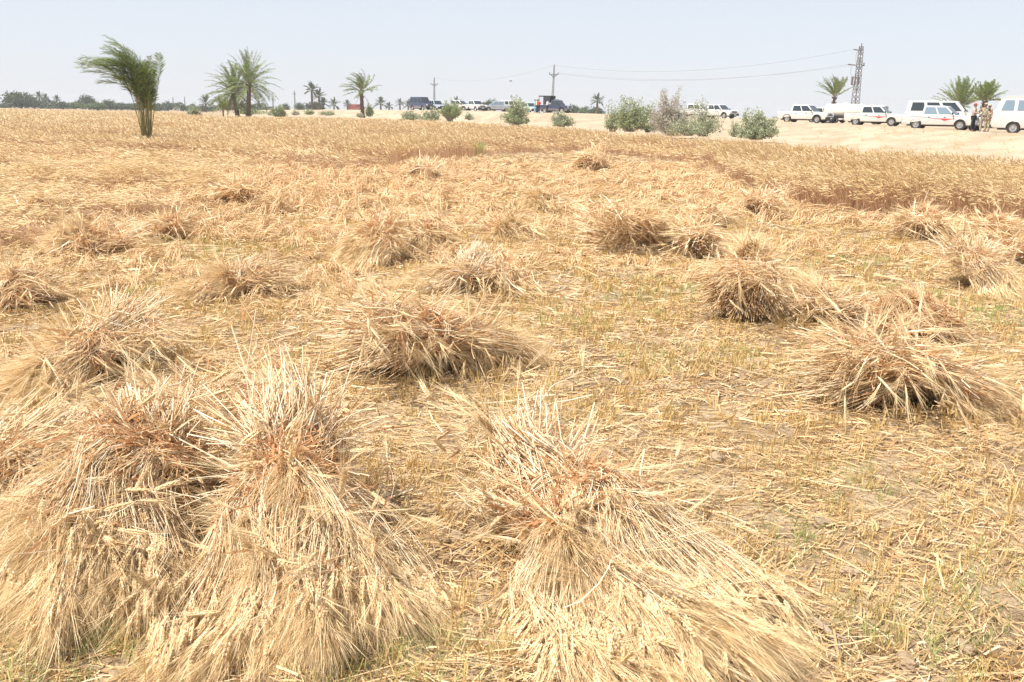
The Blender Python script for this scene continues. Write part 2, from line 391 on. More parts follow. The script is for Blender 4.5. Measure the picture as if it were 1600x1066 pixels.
# ------------------------------------------------------------------ stubble, litter on mown ground
def frust(n, Y0, Y1, margin=.6):
    y = np.sqrt(rand(n, Y0 ** 2, Y1 ** 2)); x = rand(n, -1, 1) * (.60 * y + margin); return x, y
def pile(x, y):
    """height of the loose straw layer"""
    w = vnoise(x, y, 2.4, 31) * .5 + vnoise(x, y, .9, 32) * .5
    base = .012 + .035 * np.clip(w, 0, 1)
    m1 = np.clip((y - 8) / 6, 0, 1)
    row = np.clip(np.sin((x * .5 + y) * 2.1 + vnoise(x, y, 5, 33)), 0, 1) ** 2
    left = np.clip((-x - 1.2) / 2, 0, 1) * np.clip((y - 5) / 2, 0, 1)
    return base + m1 * .07 * row * np.clip(w + .6, 0, 1) + .06 * left * row
lit = MB()
for (Y0, Y1, dens, w, L) in [(1.6, 4.5, 3900, .0033, .13), (4.5, 8, 2100, .0046, .15), (8, 14, 900, .007, .18), (14, 24, 330, .010, .20), (24, 36, 150, .016, .25), (36, 48, 60, .024, .3)]:
    n = int(dens * (Y1 - Y0) * ((Y0 + Y1) * .60 + 1.2)); x, y = frust(n, Y0, Y1)
    k = ~inpoly(x, y, STAND)
    # patchy: bare soil shows through
    den = .62 + .45 * vnoise(x, y, 1.1, 41) + .25 * vnoise(x, y, .35, 42)
    bare = np.clip((x - .3) / 1.5, 0, 1) * np.clip((6 - y) / 2, 0, 1) * .12
    k &= rand(n) < np.clip(den - bare, .3, 1)
    x = x[k]; y = y[k]; n = len(x)
    a = rand(n, 0, 2 * math.pi); a = np.where(rand(n) < .45, .35 + rng.normal(0, .45, n) + vnoise(x, y, 3, 43), a)
    l = L * np.exp(rng.normal(-.62, .55, n)); p = pile(x, y)
    z0 = ground_z(x, y) + .004 + p * rand(n) ** 1.3
    D = np.stack([np.cos(a), np.sin(a), rng.normal(0, .10, n) + .22 * p / .05 * rng.normal(0, .5, n)], 1); D[:, 2] = np.clip(D[:, 2], -.4, .55)
    A = np.stack([x, y, z0], 1); Bm = A + D * (l * .5)[:, None] + rng.normal(0, .06, (n, 3)) * l[:, None]; E = A + D * l[:, None]; E[:, 2] = np.maximum(E[:, 2] - l * .05, ground_z(E[:, 0], E[:, 1]) + .003)
    Bm[:, 2] = np.maximum(Bm[:, 2], .004 + ground_z(x, y))
    flat = rand(n) < .35
    sdv = nrm(np.cross(D, nrm(rng.normal(size=(n, 3)) * [.5, .5, 1])))
    ribbon(lit, bez(A, Bm, E, 3), (w * rand(n, .5, 1.3) * np.where(flat, 1.8, 1)), sdv)
o = lit.build('loose_straw', M['litter']); tag(o, kind='stuff', label='loose cut straw littering the mown ground', cat='straw')

# loose armfuls of cut wheat dropped in rows over the mown ground
sw = MB()
ncl = 5600; cy_ = np.sqrt(rand(ncl, 4.5 ** 2, 30 ** 2)); cx_ = rand(ncl, -1, 1) * (.58 * cy_ + 1)
rowv = np.sin((cx_ * .42 + cy_) * 2.0 + 1.2 * vnoise(cx_, cy_, 6, 51)) + .9 * vnoise(cx_, cy_, 2.2, 52) + .5 * np.clip((cy_ - 13) / 6, 0, 1) + .35 * np.clip(-cx_ / 3, 0, 1) - .7 * np.clip(cx_ / 2, 0, 1) * (cy_ < 9)
kc = ~inpoly(cx_, cy_, STAND) & (rowv > np.where((cx_ < -1.2) & (cy_ > 6.5), .05, np.where((cy_ > 10) | (cx_ < -1.2), .22, .72))); cx_ = cx_[kc]; cy_ = cy_[kc]; ncl = len(cx_)
per = 46; hh = rand(ncl, .07, .24) * np.where((cx_ < -1.2) & (cy_ > 6.5), 1.35, 1) * np.clip(cy_ / 10, .6, 1.25); aa = rng.normal(3.3, 1.1, ncl); sz = rand(ncl, .16, .36) * np.clip(cy_ / 12, .7, 1.3)
X = np.repeat(cx_, per) + rng.normal(0, .5, ncl * per) * np.repeat(sz, per) * .55; Yy = np.repeat(cy_, per) + rng.normal(0, .5, ncl * per) * np.repeat(sz, per) * .45
Hh = np.repeat(hh, per); Aa = np.repeat(aa, per) + rng.normal(0, .42, ncl * per); Sz = np.repeat(sz, per) * rand(ncl * per, .6, 1.3); n = ncl * per
dd = np.stack([np.cos(Aa), np.sin(Aa), np.zeros(n)], 1)
r0 = np.exp(-((X - np.repeat(cx_, per)) ** 2 + (Yy - np.repeat(cy_, per)) ** 2) / (np.repeat(sz, per) * .4) ** 2)
mid = np.stack([X, Yy, ground_z(X, Yy) + .02 + Hh * r0 * rand(n, .5, 1.1)], 1)
A = mid - dd * Sz[:, None] * .55; E = mid + dd * Sz[:, None] * .55
A[:, 2] = ground_z(A[:, 0], A[:, 1]) + .01 + Hh * rand(n, 0, .75) * (rand(n) < .7) * r0; E[:, 2] = ground_z(E[:, 0], E[:, 1]) + .01 + Hh * .3 * rand(n) * r0
mid[:, 2] = mid[:, 2] * 1.5 - (A[:, 2] + E[:, 2]) * .25; mid += rng.normal(0, .02, (n, 3)) * [1, 1, .3]
wv = .0040 * np.clip(Yy / 7, 1, 2.5) * rand(n, .6, 1.2)
ribbon(sw, bez(A, np.maximum(mid, [-99, -99, .01]), E, 4), wv, nrm(np.cross(dd, rng.normal(size=(n, 3)) * [.4, .4, 1])), 0)
ke = rand(n) < .55; Te = nrm(E[ke] - mid[ke] + rng.normal(0, .05, (ke.sum(), 3))); el = rand(ke.sum(), .09, .12)
sc_ = np.clip(Yy[ke] / 14, .8, 1.5)
tmpl(sw, *EAR_F, E[ke], Te, np.stack([el * 1.2 * sc_, el * 1.2 * sc_, el], 1), 1); tmpl(sw, *_awns(5, 1.3, .02, .34), E[ke], Te, el, 2)
o = sw.build('cut_wheat_swath', [M['straw'], M['ear'], M['awn']]); tag(o, kind='stuff', label='loose armfuls of cut wheat strewn in rows over the mown ground', cat='cut wheat')

stb = MB()
for (Y0, Y1, dens, w) in [(1.6, 4.5, 95, .0036), (4.5, 8, 80, .005), (8, 14, 55, .007), (14, 26, 24, .011)]:
    n = int(dens * (Y1 - Y0) * ((Y0 + Y1) * .60 + 1.2)); x, y = frust(n, Y0, Y1)
    k = ~inpoly(x, y, STAND); k &= rand(n) < np.clip(.65 + .6 * vnoise(x, y, 1.6, 45), .15, 1); x = x[k]; y = y[k]; n = len(x)
    kk = 9; x = np.repeat(x, kk) + rng.normal(0, .022, n * kk); y = np.repeat(y, kk) + rng.normal(0, .022, n * kk); h = np.repeat(rand(n, .04, .11), kk) * rand(n * kk, .5, 1.1); n *= kk
    A = np.stack([x, y, ground_z(x, y) - .005], 1); D = rng.normal(0, .28, (n, 3)); D[:, 0] += .1; D[:, 2] = 1
    E = A + nrm(D) * h[:, None]
    ribbon(stb, np.stack([A, (A + E) / 2 + rng.normal(0, .004, (n, 3)), E], 1), w * rand(n, .7, 1.2), nrm(np.stack([np.ones(n), rng.normal(0, .8, n), np.zeros(n)], 1)))
o = stb.build('stubble', M['stubble']); tag(o, kind='stuff', label='short cut wheat stubble standing in the mown ground', cat='stubble')

grs = MB()
GP = [gz(*p) for p in [(150, 1010), (60, 1030), (420, 385), (330, 400), (380, 375), (1290, 400), (1330, 410), (1420, 460), (1560, 500), (1590, 520), (1080, 455), (1040, 450), (900, 960), (1500, 980), (1560, 900), (1400, 1000), (560, 1040), (250, 455), (800, 640), (880, 500), (1250, 830), (1330, 760), (990, 470), (1480, 470), (700, 1030), (1000, 560), (1180, 560)]]
for g0 in GP:
    n = 45; x = g0.x + rng.normal(0, .06 * g0.y ** .8, n); y = g0.y + rng.normal(0, .05 * g0.y, n)
    kk = 5; x = np.repeat(x, kk) + rng.normal(0, .015, n * kk); y = np.repeat(y, kk) + rng.normal(0, .015, n * kk); n *= kk
    A = np.stack([x, y, ground_z(x, y)], 1); D = nrm(rng.normal(0, .45, (n, 3)) * [1, 1, 0] + [0, 0, 1]); l = rand(n, .03, .10)
    Bm = A + D * (l * .6)[:, None]; E = A + (D + rng.normal(0, .4, (n, 3)) * [1, 1, 0]) * l[:, None]
    ribbon(grs, bez(A, Bm, E, 3), np.repeat(np.array([[1., .9, .15]]), n, 0) * (.0025 * max(1, g0.y / 3.5)), nrm(rng.normal(size=(n, 3)) * [1, .5, .1]))
o = grs.build('green_weeds', M['greenblade']); tag(o, kind='stuff', label='thin green weeds coming up through the stubble', cat='weeds')

# ------------------------------------------------------------------ wheat sheaves
def disc(n, r):
    a = rand(n, 0, 2 * math.pi); q = np.sqrt(rand(n)) * r; return np.cos(a) * q, np.sin(a) * q
def sheaf(K, H, B, label, group, n=900, rk=.09, Rh=.30, Rb=.16, hz=.16, lod=0, arch=.10, nleaf=None, band=True, white=.5, w=.0046, earf=1.0, name='wheat_sheaf', cat='sheaf', messy=1.0, short=.72):
    """K knot, H middle of the ears, B middle of the cut ends (world points)"""
    root = empty(name, (K.x, K.y, 0)); tag(root, label, cat, group)
    K = np.array(K) - [root.location.x, root.location.y, 0]; H = np.array(H) - [root.location.x, root.location.y, 0]; B = np.array(B) - [root.location.x, root.location.y, 0]
    ah = H - K; Lh = np.linalg.norm(ah); ah = ah / Lh; ab = B - K; Lb = np.linalg.norm(ab); ab = ab / Lb
    lat = np.cross(ah, [0, 0, 1]); lat /= np.linalg.norm(lat); upv = np.cross(lat, ah)
    latb = np.cross(ab, ah + np.array([0, 0, .6])); latb = latb / np.linalg.norm(latb) if np.linalg.norm(latb) > .05 else lat; upb = np.cross(latb, ab)
    gx = lambda P: ground_z(P[..., 0] + root.location.x, P[..., 1] + root.location.y)
    cx, cy = disc(n, 1.0)
    vs_ = 1.1 if lod == 0 else .62
    k = K + lat * (cx * rk)[:, None] * 1.25 + upv * (cy * rk)[:, None] * .8
    # head side: falls to the ground as a shaggy mound, in locks
    nlk = 34; lu = rng.uniform(-1.15, 1.15, nlk); ln = rng.normal(0, 1, (nlk, 3)); lbn = rng.normal(0, 1, (nlk, 3)); lrad = rng.uniform(.72, 1.12, nlk)
    u = np.clip(cx * .75 + rng.normal(0, .36, n), -1.4, 1.4)
    lk = np.abs(u[:, None] - lu[None] + rng.normal(0, .12, (n, nlk))).argmin(1)
    u = u * .55 + lu[lk] * .45
    fr_ = 1 - rand(n) ** 1.6 * short
    ll = Lh * fr_ * lrad[lk] * 1.08
    hd = K + ah * ll[:, None] + lat * (u * Rh * (.5 + .5 * fr_))[:, None]
    hmax = hz * np.clip(1.08 - u * u * .6, .15, 1)
    top_ = np.clip((cy * .5 + .5) * .8 + (1 - fr_) * .9 + rng.normal(0, .12, n), 0.02, 1.15)
    hd[:, 2] = gx(hd) + .015 + hmax * top_ * (1.25 - .75 * fr_)
    hd += ln[lk] * [.03, .03, .02] * messy + rng.normal(0, .02, (n, 3)) * messy
    ctl = k * .5 + hd * .5; ctl += lat * (u * Rh * .15)[:, None]; ctl[:, 2] += arch * (cy * .5 + .7) * rand(n, .6, 1.3) * fr_
    ctl += rng.normal(0, .02 * messy, (n, 3)) + ln[lk] * .022 * messy
    # butt side
    bu = cx * .6 + rng.standard_t(4, n) * .42; bv = cy * .6 + rng.standard_t(4, n) * .42
    bl = rng.integers(0, nlk, n)
    lb = Lb * rand(n, .38, 1.1) * lrad[bl] * np.where(rand(n) < .05, 1.3, 1)
    db = nrm(ab * Lb + latb * (bu * Rb * 1.45)[:, None] + upb * (bv * Rb * vs_)[:, None] + lbn[bl] * .25 * Rb)
    bt = k + db * lb[:, None]
    bt[:, 2] = np.maximum(bt[:, 2], gx(bt) + .01 + rand(n, 0, .05))
    if lod: bt[:, 2] = np.where(bt[:, 2] > K[2], K[2] + (bt[:, 2] - K[2]) * .55, bt[:, 2])
    bc = (k * .6 + bt * .4) + rng.normal(0, .028 * messy, (n, 3)); bc[:, 2] = np.maximum(bc[:, 2], gx(bc) + .012)
    # stray stalks lying every way over the sheaf
    ws_ = np.where(rand(n) < .11 * messy)[0]; nw = len(ws_)
    sc_ = K + (H - K) * rand(nw, -.9, .8)[:, None] + rng.normal(0, .10, (nw, 3)) * [1, 1, .35]; sc_[:, 2] = np.maximum(sc_[:, 2], gx(sc_) + rand(nw, .02, hz * 1.1))
    wd = nrm(rng.normal(0, 1, (nw, 3)) * [1, 1, .38]) * rand(nw, .1, .28)[:, None]
    bt[ws_] = sc_ - wd; hd[ws_] = sc_ + wd; k[ws_] = sc_ + rng.normal(0, .012, (nw, 3)); bc[ws_] = (bt[ws_] + k[ws_]) / 2; ctl[ws_] = (hd[ws_] + k[ws_]) / 2 + rng.normal(0, .015, (nw, 3))
    for q_ in (bt, hd, bc, ctl): q_[:, 2] = np.maximum(q_[:, 2], gx(q_) + .008)
    ns = 6 if lod == 0 else (5 if lod == 1 else 4)
    P1 = bez(bt, bc, k, max(3, ns // 2 + 1)); P2 = bez(k, ctl, hd, ns)[:, 1:]
    P = np.concatenate([P1, P2], 1)
    wph = rng.uniform(0, 6.28, (3, 3)); wam = (.050 if lod == 0 else .038) * messy; wfr = 1 / max(.30, Rh)
    def warp(A):
        o_ = np.stack([np.sin(A[..., 0] * 4.2 * wfr * .45 + A[..., 1] * 2.1 + wph[i, 0]) + .7 * np.sin(A[..., 1] * 6.5 * wfr * .45 - A[..., 0] * 3.7 + wph[i, 1]) + .5 * np.sin((A[..., 0] + A[..., 1]) * 12 + A[..., 2] * 9 + wph[i, 2]) for i in range(3)], -1)
        B_ = A + o_ * [wam, wam, wam * .75] * np.clip((A[..., 2:] + .12) * 4, .3, 1); B_[..., 2] = np.maximum(B_[..., 2], gx(B_) + .006); return B_
    P = warp(P)
    r = w * .5 * rand(n, .7, 1.25)
    kw = rand(n) < white
    mb = MB()
    for sel, mi in ((kw, 1), (~kw, 0)):
        if sel.sum():
            if lod < 2: tube(mb, P[sel], r[sel][:, None] * np.interp(np.arange(P.shape[1]), [0, P1.shape[1] - 1, P.shape[1] - 1], [1.25, 1., .42])[None], 3, mi)
            else: ribbon(mb, P[sel], r[sel] * 2.2, nrm(np.cross(P[sel][:, -1] - P[sel][:, 0], rng.normal(size=(sel.sum(), 3)))), mi)
    mb.build('stalks', [M['straw'], M['straw_white']], root, smooth=lod < 2)
    # ears + awns
    e = rand(n) < earf; Pe = P[e]; T = nrm(nrm(Pe[:, -1] - Pe[:, -2]) + rng.normal(0, .26, (e.sum(), 3)) + [0, 0, -.12]); el = rand(e.sum(), .085, .125) * (1 if lod == 0 else 1.1)
    O = Pe[:, -1]
    if earf >= 1:      # ears whose stalks end just under the shaggy surface
        nx_ = int(n * (1.7 if lod < 2 else .8)); uu = np.clip(rng.normal(0, .52, nx_), -1.25, 1.25); ff = rand(nx_, .16, 1.08); uu += .12 * np.sin(ff * 9 + uu * 11)
        Q = K + ah * (Lh * ff)[:, None] + lat * (uu * Rh * (.5 + .5 * ff))[:, None]
        zt = hz * (1.08 - uu * uu * .6) * (1.22 - .85 * ff) * rand(nx_, .72, 1.08); Q[:, 2] = gx(Q) + .02 + np.maximum(zt, .01); Q += rng.normal(0, .012, Q.shape)
        Tn = nrm(ah + lat * (uu * Rh / Lh * .8)[:, None] + np.stack([0 * uu, 0 * uu, -.25 - .45 * ff], 1) + rng.normal(0, .24, (nx_, 3)) + ln[(np.abs(uu[:, None] - lu[None]).argmin(1) + (ff * 3).astype(int) * 7) % nlk] * [.38, .38, .12])
        Q = warp(Q); O = np.concatenate([O, Q - Tn * .06]); T = np.concatenate([T, Tn]); el = np.concatenate([el, rand(nx_, .08, .115)])
    O[:, 2] = np.maximum(O[:, 2], gx(O) + .008)
    tipz = O[:, 2] + T[:, 2] * el; T[:, 2] += np.clip((.01 - tipz) / el, 0, 1)
    mb = MB()
    if lod == 0:
        h_ = len(Pe); tmpl(mb, *EAR_N, O[:h_:2], T[:h_:2], np.stack([el * .9, el * .9, el], 1)[:h_:2], 0); tmpl(mb, *EAR_N, O[h_::2], T[h_::2], np.stack([el * 1.05, el * 1.05, el], 1)[h_::2], 0); tmpl(mb, *EAR_N, O[h_ + 1::4], T[h_ + 1::4], np.stack([el * .85, el * .85, el], 1)[h_ + 1::4], 0)
        q = len(O) // 3
        for i in range(3): tmpl(mb, *_awns(15, 1.45, .0075, .32), O[i * q:(i + 1) * q + (3 if i == 2 else 0)], T[i * q:(i + 1) * q + (3 if i == 2 else 0)], el[i * q:(i + 1) * q + (3 if i == 2 else 0)], 1)
    elif lod == 1:
        tmpl(mb, *EAR_M, O, T, np.stack([el * .75, el * .75, el], 1), 0); tmpl(mb, *_awns(13, 1.35, .0105, .30), O, T, el, 1)
    else:
        tmpl(mb, *EAR_F, O, T, np.stack([el * 1.0, el * 1.0, el * 1.1], 1), 0); tmpl(mb, *_awns(8, 1.5, .018, .34), O, T, el, 1)
    mb.build('ears', [M['ear'], M['awn']], root)
    # dry leaves hanging along the stalks
    nl = int(n * 1.3) if nleaf is None else nleaf
    if nl:
        i = rng.integers(0, n, nl); s = rng.integers(0, max(2, int(P.shape[1] * .62)), nl); fr = rand(nl)[:, None]
        A = P[i, s] * (1 - fr) + P[i, s + 1] * fr; t = nrm(P[i, s + 1] - P[i, s])
        D = nrm(t + rng.normal(0, .45, (nl, 3))); l = rand(nl, .06, .2) * (1 if lod < 2 else 1.2)
        Bm = A + D * (l * .5)[:, None] + [0, 0, .015]; E = Bm + nrm(D + rng.normal(0, .6, (nl, 3)) + [0, 0, -.5]) * (l * .5)[:, None]
        E[:, 2] = np.maximum(E[:, 2], gx(E) + .005); Bm[:, 2] = np.maximum(Bm[:, 2], gx(Bm) + .008)
        mb = MB(); ww = rand(nl, .004, .0125) * (.9 if lod == 0 else .85 + .2 * lod)
        ribbon(mb, bez(A, Bm, E, 4), ww[:, None] * np.array([[.7, 1, .8, .15]]), nrm(np.cross(D, rng.normal(size=(nl, 3)))))
        mb.build('dry_leaves', M['leaf'], root)
    if band:
        mb = MB(); nb = 16; th = np.linspace(0, 2 * math.pi * 1.05, 15)
        off = ah[None, None] * (rng.normal(0, .014, nb))[:, None, None]
        rr = rk * rand(nb, 1.02, 1.14)[:, None, None]
        P3 = K[None, None] + off + lat[None, None] * np.cos(th)[None, :, None] * rr * 1.25 + upv[None, None] * np.sin(th)[None, :, None] * rr * .85
        P3 = P3 + rng.normal(0, .004, P3.shape); P3[..., 2] = np.maximum(P3[..., 2], gx(P3) + .01)
        tube(mb, P3, np.full(nb, w * .55), 3)
        # loose tucked ends
        t0 = K + upv * rk * .85 + rng.normal(0, .02, (10, 3)); t1 = t0 + rng.normal(0, .06, (10, 3)) + [0, 0, .08]
        tube(mb, bez(t0, (t0 + t1) / 2 + rng.normal(0, .02, (10, 3)), t1, 4), np.full(10, w * .5), 3)
        mb.build('straw_band', M['straw_white'], root, smooth=True)
    return root

GN = 'cut wheat sheaves lying on the mown ground'
def S(kx, ky, kz, hx, hy, bx, by, bzz, label, **kw):
    upw = bzz >= .36
    if kw.get('lod', 0): bzz = bzz * .62 + .02; kz *= .88; kw['hz'] = kw['hz'] * .86
    K_, H_, B_ = gz(kx, ky, kz), gz(hx, hy, .06), gz(bx, by, bzz); sc = 1 + .5 * min(max((K_.y - 12) / 12, 0), 1)
    if kw.get('lod', 0):
        d = H_ - K_; l = d.length; H_ = K_ + d * (min(max(l, .44 * sc), .68 * sc) / l); H_.z = .06
        d = B_ - K_; l = d.length; B_ = K_ + d * (min(max(l, .36 * sc), .56 * sc) / l)
        if upw: B_.z = max(B_.z, K_.z + .20 * sc)
        B_.z = max(B_.z, .08)
    return sheaf(K_, H_, B_, label, GN, **{**kw, 'band': kw.get('band', True) and kw.get('lod', 0) < 2})
    return sheaf(gz(kx, ky, kz), gz(hx, hy, .06), gz(bx, by, bzz), label, GN, **{**kw, 'band': kw.get('band', True) and kw.get('lod', 0) < 2})
# foreground
S(232, 725, .25, 70, 925, 232, 668, .31, 'big sheaf in the bottom left corner, its bearded ears spread to the lower left', n=2500, rk=.12, Rh=.38, Rb=.20, hz=.25, nleaf=5000, arch=.16, white=.45, lod=0)
S(460, 768, .24, 478, 965, 432, 690, .25, 'large fluffy bottom sheaf with tall pale stalk ends fanned above drooping bearded ears', n=2800, rk=.15, Rh=.40, Rb=.32, hz=.26, nleaf=5200, arch=.15, white=.6, lod=0)
S(885, 775, .22, 1030, 985, 815, 708, .25, 'long sheaf at bottom centre whose stalks and ears stream down to the right', n=2800, rk=.13, Rh=.38, Rb=.15, hz=.24, arch=.12, nleaf=5200, white=.62, lod=0)
S(-10, 735, .16, -160, 860, 120, 625, .34, 'sheaf cut by the left edge with long stalks pointing up and right', n=1300, rk=.14, Rh=.35, Rb=.24, hz=.2, lod=1, white=.5, band=False)
S(165, 550, .20, 50, 590, 205, 500, .36, 'rough sheaf near the left edge with pale stalk ends sticking up above brown leaves', n=1300, rk=.13, Rh=.40, Rb=.26, hz=.24, lod=1, white=.4)
S(290, 655, .10, 250, 700, 330, 600, .30, 'brown tangled heap of stalks between the two big bottom left sheaves', n=1100, rk=.16, Rh=.30, Rb=.30, hz=.2, lod=1, white=.3, band=False, earf=.5)
S(668, 515, .34, 790, 540, 520, 535, .20, 'bulky tied sheaf left of centre, waisted by a straw band, hollow underneath', n=2700, rk=.14, Rh=.30, Rb=.30, hz=.26, lod=1, arch=.07, w=.0048, white=.35, short=.3, messy=.7)
S(1420, 572, .30, 1520, 608, 1250, 580, .22, 'wide reddish tied sheaf on the right, ears spread rightwards', n=2400, rk=.12, Rh=.32, Rb=.26, hz=.22, lod=1, arch=.08, w=.0048, white=.3, short=.35, messy=.8)
S(378, 440, .16, 300, 455, 430, 418, .26, 'long low sheaf on the left, furry ears to its left, sparse stalk ends rightwards', n=1100, rk=.12, Rh=.28, Rb=.22, hz=.22, lod=1, white=.35)
S(725, 432, .17, 672, 446, 770, 375, .56, 'sheaf with white stalk ends fanned like a brush behind the bulky tied sheaf', n=1000, rk=.09, Rh=.20, Rb=.30, hz=.20, lod=1, white=.85, w=.0065)
S(785, 425, .12, 800, 450, 800, 385, .22, 'small brown heap of stalks right of the white brush shaped sheaf', n=600, rk=.14, Rh=.28, Rb=.22, hz=.16, lod=2, white=.25, earf=.3, band=False, w=.006)
S(592, 372, .30, 572, 402, 600, 342, .46, 'furry mop shaped sheaf with ears hanging down, left of a smaller one', n=1100, rk=.12, Rh=.34, Rb=.20, hz=.34, lod=2, white=.5, w=.006)
S(672, 362, .28, 678, 388, 668, 338, .38, 'smaller furry mop shaped sheaf just right of a bigger one', n=800, rk=.11, Rh=.26, Rb=.16, hz=.30, lod=2, white=.45, w=.006)
S(786, 352, .16, 800, 366, 775, 338, .3, 'short dark sheaf among loose straw behind the white brush shaped sheaf', n=600, rk=.12, Rh=.26, Rb=.2, hz=.24, lod=2, white=.3, w=.007)
S(988, 352, .40, 1045, 376, 922, 362, .30, 'high tied sheaf in the middle distance with a dark shaded left side', n=2600, rk=.22, Rh=.36, Rb=.40, hz=.44, lod=2, arch=.1, white=.35, w=.007, short=.35, messy=.8)
S(958, 366, .2, 1005, 392, 925, 372, .18, 'second sheaf lying across the foot of the high tied sheaf', n=700, rk=.12, Rh=.3, Rb=.2, hz=.2, lod=2, white=.55, w=.007)
S(1170, 440, .34, 1185, 415, 1150, 486, .12, 'round sheaf with pale fluffy crown of ears and brown stalks below, right of centre', n=2000, rk=.19, Rh=.34, Rb=.22, hz=.56, lod=1, arch=.14, white=.2, w=.0055, messy=.6)
S(1290, 478, .14, 1235, 475, 1350, 490, .12, 'flat sheaf with a pale furry head between the round sheaf and the dark bundle', n=1100, rk=.12, Rh=.24, Rb=.28, hz=.26, lod=1, white=.55, w=.0055)
S(1428, 500, .20, 1420, 478, 1432, 515, .12, 'dark round bundle seen from its cut ends behind the wide reddish sheaf', n=1300, rk=.17, Rh=.16, Rb=.18, hz=.30, lod=1, white=.1, earf=.3, band=False, w=.0055)
S(1528, 412, .28, 1575, 448, 1482, 372, .42, 'long sheaf near the right edge with bleached stalk ends rising to the upper left', n=1400, rk=.12, Rh=.34, Rb=.24, hz=.26, lod=1, white=.65, w=.006)
S(1445, 348, .26, 1482, 350, 1395, 352, .26, 'sheaf by the edge of the standing wheat with cut ends facing left', n=1200, rk=.16, Rh=.34, Rb=.32, hz=.34, lod=2, white=.55, w=.007)
S(1550, 358, .26, 1530, 366, 1590, 362, .18, 'low sheaf at the right edge below the standing wheat', n=900, rk=.15, Rh=.34, Rb=.32, hz=.32, lod=2, white=.4, w=.007)
S(1600, 392, .2, 1640, 400, 1560, 396, .2, 'pale sheaf cut off by the right edge above the long one', n=700, rk=.14, Rh=.3, Rb=.26, hz=.26, lod=2, white=.6, w=.007)
S(1085, 372, .22, 1062, 352, 1105, 398, .16, 'heap of bleached stalks lying right of the high tied sheaf', n=1000, rk=.16, Rh=.3, Rb=.32, hz=.3, lod=2, white=.7, w=.007)
S(1100, 338, .2, 1110, 348, 1088, 328, .24, 'small dark furry sheaf above the heap of bleached stalks', n=600, rk=.13, Rh=.3, Rb=.2, hz=.3, lod=2, white=.1, w=.007)
S(1192, 318, .26, 1175, 330, 1200, 298, .44, 'sheaf leaning with pale stalk ends up at the left end of the standing wheat', n=900, rk=.14, Rh=.4, Rb=.28, hz=.3, lod=2, white=.6, w=.008)
S(848, 312, .2, 845, 326, 860, 296, .34, 'low pale sheaf in the middle distance left of the high tied sheaf', n=700, rk=.14, Rh=.4, Rb=.26, hz=.26, lod=2, white=.5, w=.008)
S(150, 378, .16, 90, 388, 200, 368, .18, 'long furry sheaf on the left with bright ears swept to the left', n=1200, rk=.15, Rh=.34, Rb=.28, hz=.28, lod=2, white=.35, w=.007)
S(30, 455, .16, -30, 462, 75, 450, .16, 'grey brown sheaf cut off by the left edge', n=900, rk=.14, Rh=.28, Rb=.24, hz=.22, lod=1, white=.25, w=.0055)
S(268, 352, .18, 235, 360, 300, 338, .28, 'small sheaf with brown stalk ends behind the long furry one on the left', n=700, rk=.13, Rh=.3, Rb=.26, hz=.24, lod=2, white=.35, w=.007)
S(375, 300, .3, 350, 308, 402, 284, .46, 'dark tuft shaped sheaf at the front of the standing wheat on the left', n=700, rk=.16, Rh=.5, Rb=.34, hz=.4, lod=2, white=.1, w=.009)
S(660, 268, .3, 640, 272, 682, 262, .4, 'pale domed sheaf right below the brown front of the standing wheat', n=700, rk=.22, Rh=.6, Rb=.45, hz=.42, lod=2, white=.5, w=.011)
S(925, 250, .4, 912, 256, 940, 248, .4, 'far dark domed sheaf alone in front of the standing wheat', n=600, rk=.28, Rh=.6, Rb=.5, hz=.55, lod=2, white=.1, w=.013)
S(1250, 300, .2, 1270, 306, 1225, 292, .3, 'flattened sheaf trampled into the corner of the standing wheat', n=500, rk=.2, Rh=.5, Rb=.4, hz=.2, lod=2, white=.4, w=.009, band=False)
S(55, 330, .2, 20, 336, 85, 322, .3, 'pale sheaf far left among the flattened wheat', n=600, rk=.16, Rh=.4, Rb=.3, hz=.3, lod=2, white=.5, w=.008)

